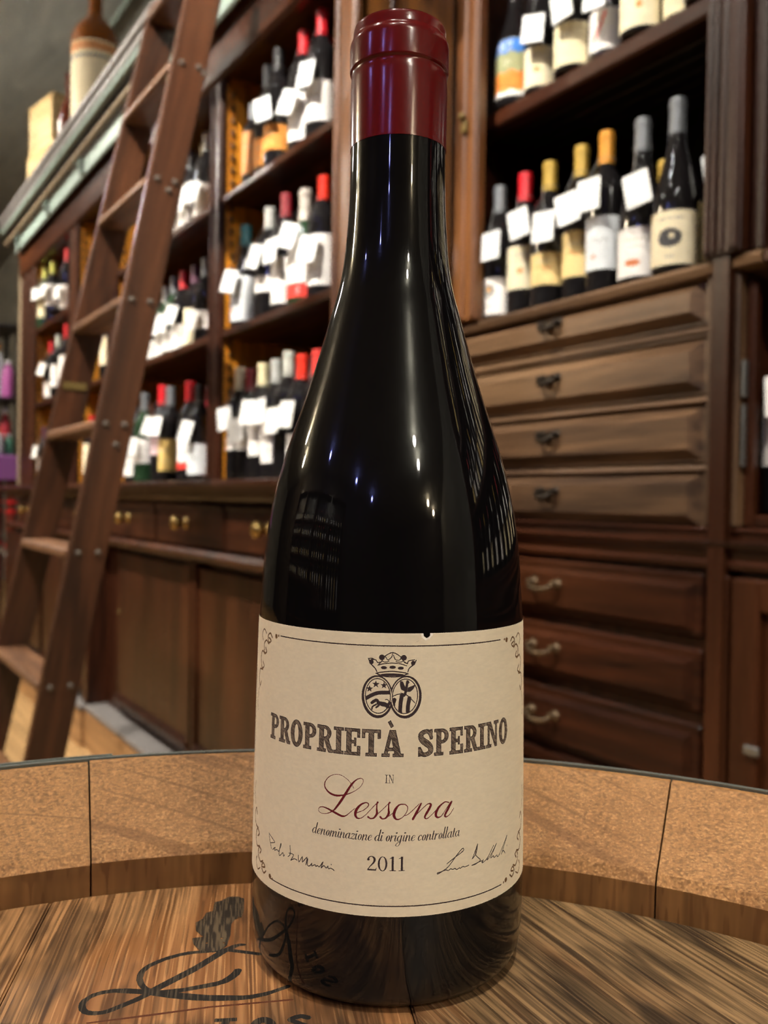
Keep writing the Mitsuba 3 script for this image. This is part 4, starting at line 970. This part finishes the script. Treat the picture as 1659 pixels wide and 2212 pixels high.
# row, x, y, shape, height, glass, capsule, label, label bottom and top, price tag offset
SHELF = [
('RU',-1.54,1.31,'burg',0.3,'black','black','blueart',0.021,0.15,None),
('RU',-1.452,1.31,'claret',0.3,'black','red','cream',0.012,0.095,(0.03,0.12)),
('RU',-1.347,1.303,'burg',0.3,'black','black','ivory',0.012,0.096,(0.021,0.119)),
('RU',-1.268,1.317,'claret',0.3,'black','black','redscript',0.015,0.095,(0.03,0.103)),
('RU',-1.303,1.395,'claret',0.3,'navy','black','navy',0.059,0.133,None),
('RU',-1.171,1.305,'burg',0.3,'black','black','cream',0.012,0.105,None),
('RU',-1.093,1.327,'claret',0.3,'black','gold','ivory',0.012,0.068,None),
('RU',-1.023,1.298,'claret',0.3,'black','red','white',0.012,0.047,None),
('RM',-1.547,1.282,'claret',0.299,'black','grey','emblem',0.012,0.093,(0.015,0.154)),
('RM',-1.471,1.288,'claret',0.307,'black','red','cream',0.054,0.146,(0.03,0.178)),
('RM',-1.384,1.278,'claret',0.302,'black','gold','parch',0.045,0.111,(0.026,0.153)),
('RM',-1.309,1.293,'claret',0.314,'black','gold','parch',0.049,0.139,(0.025,0.174)),
('RM',-1.234,1.284,'claret',0.315,'black','amber','pale',0.046,0.147,(0.006,0.185)),
('RM',-1.139,1.277,'burg',0.305,'black','grey','rust',0.012,0.1,(0.024,0.154)),
('RM',-1.055,1.27,'burg',0.309,'black','grey','crest',0.014,0.107,None),
('RM',-1.021,1.348,'burg',0.28,'black','grey','parch',0.027,0.134,(0.019,0.178)),
('RM',-1.191,1.401,'claret',0.272,'amber','gold','cream',0.113,0.169,None),
('RM',-1.129,1.357,'claret',0.298,'black','grey','cream',0.106,0.165,None),
('L1T',-1.862,1.0,'claret',0.305,'black','red','white',0.037,0.133,(0.02,0.139)),
('L1T',-1.954,1.0,'claret',0.296,'black','red','white',0.023,0.138,(0.02,0.109)),
('L1T',-2.04,1.062,'claret',0.319,'black','maroon','white',0.085,0.161,None),
('L1T',-1.958,1.075,'claret',0.3,'black','red','white',0.09,0.186,None),
('L1T',-2.064,0.987,'claret',0.296,'black','black','orange',0.033,0.098,(0.02,0.128)),
('L1T',-2.138,0.994,'claret',0.284,'black','grey','orange',0.017,0.09,None),
('L1T',-2.208,0.985,'half',0.21,'black','grey','tan',0.018,0.13,None),
('L1M',-1.843,1.0,'claret',0.286,'black','scarlet','white',0.028,0.147,(0.02,0.108)),
('L1M',-1.933,1.0,'champ',0.282,'green','foil','redband',0.016,0.158,(0.02,0.158)),
('L1M',-2.036,1.0,'claret',0.299,'black','maroon','white',0.02,0.137,(0.02,0.146)),
('L1M',-2.132,1.0,'claret',0.29,'black','silver','white',0.066,0.108,(0.02,0.153)),
('L1M',-2.235,1.08,'claret',0.321,'black','plum','white',0.085,0.185,None),
('L1M',-2.282,1.0,'burg',0.281,'black','teal','pale',0.015,0.139,(0.02,0.119)),
('L1B',-2.288,0.99,'claret',0.31,'black','beige','white',0.083,0.118,(0.02,0.167)),
('L1B',-2.2145,0.99,'claret',0.297,'black','maroon','white',0.08,0.161,(0.02,0.131)),
('L1B',-2.1405,0.99,'claret',0.304,'black','cream','white',0.062,0.156,(0.02,0.173)),
('L1B',-2.0665,0.992,'claret',0.305,'black','silver','white',0.042,0.151,(0.02,0.17)),
('L1B',-1.9925,0.99,'claret',0.315,'black','pale','none',0.039,0.144,(0.02,0.142)),
('L1B',-2.1,1.066,'claret',0.303,'black','silver','white',0.062,0.156,None),
('L1B',-1.918,0.99,'claret',0.298,'black','scarlet','white',0.027,0.107,(0.02,0.152)),
('L1B',-2.018,1.066,'claret',0.312,'black','pale','white',0.059,0.15,None),
('L1B',-1.84,0.99,'claret',0.299,'black','redwhite','white',0.051,0.133,None),
('L1B',-1.94,1.065,'claret',0.298,'black','maroon','white',0.057,0.145,None),
('L2T',-2.686,1.042,'claret',0.309,'black','silver','white',0.03,0.142,(0.02,0.111)),
('L2T',-2.76,1.062,'claret',0.301,'black','cream','white',0.012,0.089,(0.02,0.123)),
('L2T',-2.834,1.046,'claret',0.295,'black','grey','white',0.035,0.152,(0.02,0.12)),
('L2T',-2.912,1.05,'claret',0.287,'green','silver','white',0.018,0.115,(0.02,0.121)),
('L2T',-2.988,1.05,'claret',0.294,'black','red','white',0.02,0.12,None),
('L2M',-2.704,1.05,'claret',0.291,'black','grey','white',0.066,0.123,(0.02,0.09)),
('L2M',-2.796,1.05,'claret',0.287,'black','plum','creamlong',0.015,0.146,None),
('L2M',-2.903,1.05,'claret',0.291,'black','red','white',0.012,0.112,(0.02,0.14)),
('L2M',-2.994,1.05,'claret',0.29,'green','grey','white',0.034,0.11,(0.02,0.126)),
('L2M',-3.125,1.066,'claret',0.283,'green','silver','white',0.029,0.132,(0.02,0.135)),
('L2M',-3.2,1.05,'claret',0.303,'black','red','white',0.02,0.1,None),
('L2B',-2.705,1.065,'claret',0.302,'black','maroon','white',0.032,0.131,None),
('L2B',-2.585,0.99,'claret',0.292,'black','black','pale',0.021,0.115,(0.02,0.15)),
('L2B',-2.672,0.99,'claret',0.311,'black','red','redfoot',0.04,0.139,None),
('L2B',-2.85,1.066,'claret',0.322,'black','maroon','white',0.092,0.18,None),
('L2B',-2.85,0.99,'claret',0.313,'black','grey','gold',0.038,0.141,(0.02,0.182)),
('L2B',-2.928,0.99,'claret',0.325,'black','red','pink',0.092,0.151,(0.02,0.185)),
('L2B',-3.114,0.99,'claret',0.316,'green','grey','white',0.068,0.154,(0.02,0.126)),
('L2B',-3.27,1.07,'claret',0.298,'black','copper','copper',0.041,0.182,None),
('L2B',-3.243,0.994,'claret',0.281,'black','grey','white',0.026,0.095,None),
('L3T',-3.72,1.04,'claret',0.272,'black','silver','white',0.012,0.1,(-0.02,0.185)),
('L3M',-3.61,1.0,'claret',0.272,'black','silver','creamlong',0.055,0.169,None),
('L3B',-3.811,0.99,'claret',0.287,'black','red','creamlong',0.039,0.169,None),
('L4T',-4.735,0.99,'claret',0.31,'green','lime','ivory',0.053,0.166,(0.02,0.167)),
('L4T',-4.67,1.06,'claret',0.319,'black','red','white',0.073,0.198,None),
('L4T',-4.56,0.99,'claret',0.299,'black','lime','white',0.083,0.185,(0.02,0.152)),
('L4T',-4.5,1.06,'claret',0.32,'black','grey','white',0.071,0.16,None),
('L4T',-4.26,0.99,'claret',0.293,'black','red','white',0.018,0.125,(0.02,0.09)),
('L4M',-4.57,0.99,'claret',0.283,'black','red','white',0.012,0.091,(0.02,0.145)),
('L4M',-4.43,0.99,'claret',0.296,'black','pale','white',0.048,0.154,None),
('L4M',-4.26,0.99,'claret',0.32,'black','red','white',0.028,0.177,None),
('L4B',-4.7,0.99,'claret',0.292,'black','plum','white',0.012,0.144,(0.02,0.168)),
('RF',-0.868,1.32,'claret',0.3,'black','grey','white',0.078,0.179,(0.023,0.185))
]


def label_parts(kind, r, z0, z1, half):
    """Coloured pieces of a shelf bottle's label: (outline, material, lift)."""
    h, mid, w = z1 - z0, (z0 + z1) / 2, half * 2
    full = sbox(-half, z0, half, z1)
    out = []
    base = {'emblem': 'white', 'blueart': 'cream', 'redscript': 'white', 'rust': 'white', 'crest': 'cream', 'redband': 'white', 'redfoot': 'white', 'creamlong': 'cream'}.get(kind, kind)
    bar = lambda z, a, t=0.0022: sbox(-a, z, a, z + t)
    if kind == 'emblem':
        out = [(Point(0, mid + 0.15 * h).buffer(0.013).difference(Point(0, mid + 0.15 * h).buffer(0.006)), 'grey'), (Point(0, mid + 0.18 * h).buffer(0.006), 'gold'), (bar(z0 + 0.22 * h, 0.014), 'faint')]
    elif kind == 'crest':
        out = [(affinity.scale(Point(0, mid).buffer(0.020), 1, 0.8).difference(Point(0.004, mid + 0.003).buffer(0.005)), 'dark'), (bar(z1 - 0.16 * h, 0.022), 'grey'), (bar(z0 + 0.14 * h, 0.008), 'grey')]
    elif kind == 'rust':
        out = [(affinity.scale(Point(-0.006, z0 + 0.28 * h).buffer(0.014), 1, 0.45), 'rust'), (bar(z1 - 0.26 * h, 0.020), 'faint'), (bar(z1 - 0.40 * h, 0.014, 0.0012), 'faint')]
    elif kind == 'pale':
        out = [(stroke([(-0.016, mid + 0.004), (-0.008, mid + 0.010), (-0.002, mid), (0.006, mid + 0.008), (0.016, mid + 0.004)], w=0.0016), 'grey'), (Point(-0.012, z0 + 0.25 * h).buffer(0.004), 'rust')]
    elif kind == 'parch':
        out = [(stroke([(-0.016, mid), (-0.006, mid + 0.005), (0.004, mid - 0.002), (0.016, mid + 0.004)], w=0.002), 'orange'), (bar(z1 - 0.3 * h, 0.015, 0.0018), 'faint')]
    elif kind == 'blueart':
        zz = lambda t: z0 + t * h
        wave = lambda t, a: [(-half + half * 2 * i / 12, zz(t) + a * math.sin(i * 1.7)) for i in range(13)]
        band = lambda ta, tb, aa, ab: Polygon(wave(ta, aa) + wave(tb, ab)[::-1])
        out = [(band(0.0, 0.10, 0.001, 0.003), 'white'), (band(0.10, 0.42, 0.003, 0.004), 'orange'), (band(0.42, 0.74, 0.004, 0.003), 'olive'), (band(0.74, 0.99, 0.003, 0), 'blue'), (set_word('THE M', -0.026, 0.022, zz(0.78), 0.17 * h), 'white'),
               (affinity.scale(Point(0.006, zz(0.56)).buffer(0.012), 1, 0.5), 'white'), (affinity.scale(Point(-0.014, zz(0.30)).buffer(0.010), 1.2, 0.4), 'gold')]
    elif kind == 'redscript':
        out = [(stroke([(-0.012, z0 + 0.25 * h), (0.002, mid), (0.014, z1 - 0.1 * h)], w=0.005), 'red'), (stroke([(0.0, z0 + 0.15 * h), (0.012, mid - 0.1 * h)], w=0.0015), 'grey')]
    elif kind == 'redband':
        zb = z0 + 0.23 * h
        out = [(sbox(-half * 0.96, z0, half * 0.96, zb), 'red')]
        l = unary_union([sbox(0.000, z0 + 0.006, 0.0022, zb - 0.006), sbox(0.005, z0 + 0.006, 0.0072, zb - 0.006), arcband(0.0145, z0 + 0.012, 0.005, 0.006, 0.002, 0.002)])
        out += [(affinity.translate(l, 0.004, 0), 'white')]
    elif kind == 'redfoot':
        out = [(sbox(-half * 0.96, z0, half * 0.96, z0 + 0.2 * h), 'red'), (bar(mid, 0.016), 'faint')]
    elif kind == 'cream':
        out = [(Point(0.010, z0 + 0.42 * h).buffer(0.006), 'orange'), (bar(z1 - 0.22 * h, 0.016, 0.0018), 'faint')]
    elif kind == 'ivory':
        out = [(affinity.scale(Point(0, z1 - 0.3 * h).buffer(0.012), 1, 0.5).difference(affinity.scale(Point(0, z1 - 0.3 * h).buffer(0.009), 1, 0.4)), 'faint'), (bar(z0 + 0.3 * h, 0.018, 0.0018), 'faint')]
    elif kind not in ('navy', 'none', 'copper'):
        out = [(bar(z0 + 0.62 * h, 0.014, 0.003), 'faint'), (bar(z0 + 0.3 * h, 0.018, 0.0016), 'faint')]
    return base, full, out


r2 = random.Random(5)
kinds = ('white', 'cream', 'ivory', 'parch', 'pale', 'white')
for row, n in (('R2M', 13), ('R2U', 12), ('R2L', 9)):
    for i in range(n):
        t = r2.random() < 0.6
        SHELF.append((row, round(-0.72 + (i + 0.2 * r2.random()) * 1.5 / n, 3), 1.30, r2.choice(('claret', 'claret', 'burg')), round(0.30 + 0.02 * r2.random(), 3), 'black', r2.choice(('red', 'grey', 'gold', 'maroon', 'silver')), r2.choice(kinds), 0.03, 0.125, (0.01, 0.165) if t else None))
for row in ('F1', 'F2', 'F3', 'F4'):
    for i in range(26):
        x = -4.85 + i * 0.22
        if min(abs(x - q) for q in (-3.5, -2.0, -0.5)) > 0.075:
            SHELF.append((row, round(x, 3), -4.95, 'claret', round(0.30 + 0.015 * r2.random(), 3), 'black', r2.choice(('red', 'grey', 'gold', 'maroon')), r2.choice(kinds), 0.03, 0.135, None))
index = {}
for row in ROWS:
    for i, s in enumerate(sorted([s for s in SHELF if s[0] == row], key=lambda s: s[1] / s[2])):
        index[s] = i
for s in SHELF:
    row, x, y, shape, H, glass, cap, lab, z0, z1, tag = s
    zb, where = ROWS[row]
    nth = NTH[index[s]] if row[0] != 'F' else ''
    capname = {'redwhite': 'red-and-white', 'foil': 'silver-foil', 'lime': 'yellow-green', 'pale': 'pale grey'}.get(cap, cap)
    said = SAY.get(lab, lab + ' label')
    place = f'{nth} on {where}' if sum(q[0] == row for q in SHELF) > 1 else f'on {where}'
    if row[0] == 'F':
        place = 'among the ' + where
    k = thing('wine_bottle', f'{capname}-capped bottle, {said}, {place}', 'bottle', f'bottles on {where}')
    W = T().translate([x, y, zb + 0.0004]).scale([1, 1, H / 0.3])
    put('glass', BODY[shape], 'glass_' + glass, k, to=W)
    put('capsule', HOOD[shape], 'capsule_bright_red' if cap == 'red' else 'capsule_' + cap, k, to=W)
    r = BASE[shape][0]
    phi = (PI / 2 if row[0] == 'F' else -PI / 2 + (0.35 if row[0] == 'R' else 0.6)) + rng.uniform(-0.15, 0.15)
    base, full, prints = label_parts(lab, r, z0, z1, 0.050 if shape != 'half' else 0.040)
    if lab != 'none':
        prof_ = np.array(BASE[shape][1][3:])
        rz = lambda z, q=prof_, H=H: np.interp(z * 0.3 / H, q[:, 1], q[:, 0])
        lk = put('label', wrapped(full, rz, 0.0004, phi, 0.012, (x, y), zb, r), 'paper_' + base, k, smooth=True)
        for g, c in prints:
            g = g.intersection(full)
            if not g.is_empty:
                put('print', wrapped(g, rz, 0.0007, phi, 0.012, (x, y), zb, r), 'print_' + c, lk)
    if tag:
        dx, dz = tag
        if row == 'RM':
            dx += {-1.471: 0.022, -1.384: 0.013, -1.139: 0.022, -1.547: 0.019}.get(x, 0.0)
        if row == 'RM' and shape == 'burg' and y > 1.34:
            dx = 0.028
        g = thing('price_tag', f'white price tag on {capname}-capped bottle, {place}', 'price tag', f'price tags on {where}')
        lean = rng.uniform(-0.32, 0.05) if row[0] == 'R' else rng.uniform(-0.3, 0.3)
        rr = float(np.interp(min(dz * 0.3 / H, 0.29), [p[1] for p in BASE[shape][1][3:]], [p[0] for p in BASE[shape][1][3:]]))
        low = float(np.interp(max(dz - 0.03, 0.0) * 0.3 / H, [p[1] for p in BASE[shape][1][3:]], [p[0] for p in BASE[shape][1][3:]]))
        yaw = 0.45 + rng.uniform(-0.2, 0.25)
        cy = min([y - max(low, rr)] + [q[2] - BASE[q[3]][0] for q in SHELF if q[0] == row and q is not s and abs(q[1] - x - dx) < BASE[q[3]][0] + 0.03 and q[2] < y + 0.03 and dz < 0.22]) - 0.016
        if row == 'RM' and shape == 'burg' and y > 1.34:
            cy = 1.296
        M = T().translate([x + dx, cy, zb + dz]).rotate([0, 0, 1], math.degrees(yaw)).rotate([0, 1, 0], math.degrees(lean)).rotate([1, 0, 0], 90 - 10)
        put('card', CARD, 'tag_card', g, to=M)
        put('handwriting', SCRIBBLE, 'print_faint', g, to=M)
        top = np.array([x + dx + 0.030 * math.sin(lean), cy - 0.0006, zb + dz + 0.030])
        zn = zb + H * 0.83
        ring = [(x + 0.0185 * math.sin(q), y - 0.0185 * math.cos(q), zn) for q in np.linspace(0, 2 * PI * 0.97, 14)]
        qz, qr = [p[1] * H / 0.3 for p in BASE[shape][1][3:]], [p[0] for p in BASE[shape][1][3:]]
        way = []
        for t in np.linspace(0.15, 0.9, 6):
            z = top[2] + (zn - top[2]) * t
            xx = top[0] + (x - top[0]) * t
            way.append((xx, min(y - math.sqrt(max((np.interp(z - zb, qz, qr) + 0.004) ** 2 - (xx - x) ** 2, 0)), top[1] + (y - 0.0185 - top[1]) * t), z))
        put('string', tube([top] + way + ring, 0.0006, 4), 'tag_string', g)

# ------------------------------------------------------------------ on top of the cornice
k = thing('wine_bottle', 'giant amber glass bottle with pinkish cream label on top of the cornice', 'bottle')
big = [(0, 0.01), (0.095, 0), (0.102, 0.02), (0.102, 0.47), (0.098, 0.52), (0.080, 0.565), (0.050, 0.60), (0.032, 0.625), (0.029, 0.66), (0.026, 0.775), (0.030, 0.777), (0.031, 0.805), (0.026, 0.81), (0, 0.811)]
mat('amber_glass', srgb(112, 62, 18), 0.12, 0.5)
mat('brown_glass', srgb(64, 24, 12), 0.1, 0.5)
bp = (-4.10, 1.06)
put('glass', moved(lathe(spline(big[1:], 3).tolist() + [(0, 0.811)], 40), (*bp, TOP + 0.022)), 'amber_glass', k, smooth=50)
lk = put('label', wrapped(sbox(-0.19, 0.10, 0.19, 0.50), 0.102, 0.0008, -0.9, 0.010, bp, TOP), 'paper_cream', k, smooth=True)
put('label_band', wrapped(sbox(-0.19, 0.455, 0.19, 0.492), 0.102, 0.0016, -0.9, 0.008, bp, TOP), 'paper_tan', lk)
put('label_line', wrapped(sbox(-0.19, 0.425, 0.19, 0.436), 0.102, 0.0016, -0.9, 0.008, bp, TOP), 'print_grey', lk)
k = thing('wine_bottle', 'smaller brown bottle with white label in front of the giant amber bottle', 'bottle')
bp = (-4.262, 0.99)
sm = [(0.0, 0.005), (0.045, 0), (0.051, 0.01), (0.051, 0.20), (0.048, 0.235), (0.034, 0.275), (0.022, 0.30), (0.0185, 0.33), (0.0175, 0.40), (0.0195, 0.402), (0.0195, 0.42), (0.0, 0.421)]
put('glass', moved(lathe(spline(sm[1:], 3).tolist() + [(0, 0.421)], 32), (*bp, TOP + 0.012)), 'brown_glass', k, smooth=50)
put('label', wrapped(sbox(-0.05, 0.10, 0.05, 0.215), 0.051, 0.0006, -2.0, 0.02, bp, TOP), 'paper_white', k, smooth=True)
for i, (z0, z1, sx) in enumerate(((TOP + 0.0005, TOP + 0.27, 0.40), (TOP + 0.2705, TOP + 0.53, 0.30))):
    lab = ('pale pine wine box under another pine box on the cornice', 'pale pine wine box on top of another, left of amber bottle')[i]
    k = thing('wine_box', lab, 'box')
    cxb, cyb = -4.86 + (0.05 if i == 0 else 0.0), 1.035
    ms = [('body', bx(-sx / 2, sx / 2, -0.055, 0.055, 0.0, z1 - z0 - 0.014, 0.003)), ('lid', bx(-sx / 2 - 0.003, sx / 2 + 0.003, -0.058, 0.058, z1 - z0 - 0.014, z1 - z0, 0.003))]
    for nm, m in ms:
        put(nm, moved(m, (cxb, cyb, z0), (0, 0, 0.18)), 'pine_box', k)
put('ceiling_conduit', tube([(-6.8, 1.36, 3.485), (2.0, 1.36, 3.485)], 0.014, 8), 'pale_green_paint', label='pale conduit running along the ceiling', category='pipe')

# ------------------------------------------------------------------ far left end of the shop
ST = thing('side_table', 'dark red turned-leg table under a purple cloth at far left', 'table')
leg = [(0.0, 0), (0.030, 0), (0.034, 0.03), (0.024, 0.07), (0.030, 0.30), (0.036, 0.52), (0.026, 0.60), (0.036, 0.63), (0.026, 0.66), (0.034, 0.72), (0.034, 0.80), (0.028, 0.86), (0.036, 1.02), (0.036, 1.06), (0, 1.06)]
for x, y in ((-5.97, 1.06), (-6.45, 1.06), (-5.97, 0.62), (-6.45, 0.62)):
    q = put('leg', moved(lathe(leg, 20), (x, y, 0)), 'red_wood', ST, smooth=40)
    for zr, m in ((0.83, 'red_paint'), (0.89, 'red_paint'), (0.615, 'red_paint'), (0.565, 'paper_white')):
        put('ring', moved(lathe([(0.030, -0.011), (0.0375, -0.008), (0.0375, 0.008), (0.030, 0.011)], 20), (x, y, zr)), m, q)
put('table_top', bx(-6.52, -5.90, 0.55, 1.13, 1.06, 1.09, 0.005), 'red_wood', ST)
k = put('table_cloth', cat(bx(-6.53, -5.89, 0.54, 1.14, 1.0905, 1.18, 0.012), bx(-5.892, -5.886, 0.54, 1.14, 1.03, 1.17), bx(-6.53, -5.89, 0.532, 0.538, 1.03, 1.17)), 'purple_cloth', label='purple cloth draped over the turned-leg table', category='tablecloth')
mat('wrap_pink', srgb(150, 74, 138), 0.4, 0.5)
mat('wrap_white', srgb(206, 210, 220), 0.3, 0.5)
mat('wrap_red', srgb(150, 34, 48), 0.4, 0.5)
mat('wrap_green', srgb(52, 98, 80), 0.4, 0.5)
SH = thing('display_stand', 'open black display stand behind the purple cloth at far left', 'stand')
for x in (-6.46, -6.06):
    put('post', bx(x - 0.012, x + 0.012, 1.094, 1.118, 1.181, 2.0, 0.003), 'black_paint_and_shade', SH)
for z in (1.545, 2.0):
    put('shelf', bx(-6.48, -5.98, 0.66, 1.118, z - 0.015, z, 0.003), 'black_paint_and_shade', SH)
packs = [('wrap_white', -6.00, 0.965, 1.18, 0.05, 0.17, 'white'), ('wrap_green', -6.035, 1.05, 1.18, 0.032, 0.14, 'green'), ('wrap_red', -6.12, 1.045, 1.18, 0.035, 0.31, 'red'), ('wrap_white', -6.2, 0.93, 1.18, 0.05, 0.34, 'tall white'),
         ('wrap_pink', -6.04, 1.045, 1.545, 0.036, 0.24, 'pink'), ('wrap_white', -6.15, 0.99, 1.545, 0.05, 0.36, 'clear white'), ('wrap_pink', -6.25, 0.90, 1.545, 0.05, 0.22, 'short pink')]
for m, x, y, z, r, h, say in packs:
    k = thing('gift_pack', f'{say} wrapped gift pack on the stand at far left, {"upper" if z > 1.4 else "lower"} level', 'package')
    put('wrapper', moved(lathe(spline([(r * 0.9, 0), (r, 0.02), (r, h * 0.62), (r * 0.75, h * 0.76), (r * 0.35, h * 0.86)], 3).tolist() + [(0, h * 0.86)], 18), (x, y, z + 0.0005)), m, k, smooth=40)
    put('bow', moved(lathe([(0, 0), (r * 0.5, h * 0.03), (r * 0.65, h * 0.10), (r * 0.3, h * 0.14), (0, h * 0.14)], 14), (x, y, z + h * 0.85)), 'wrap_white' if m != 'wrap_white' else 'paper_orange', k, smooth=40)
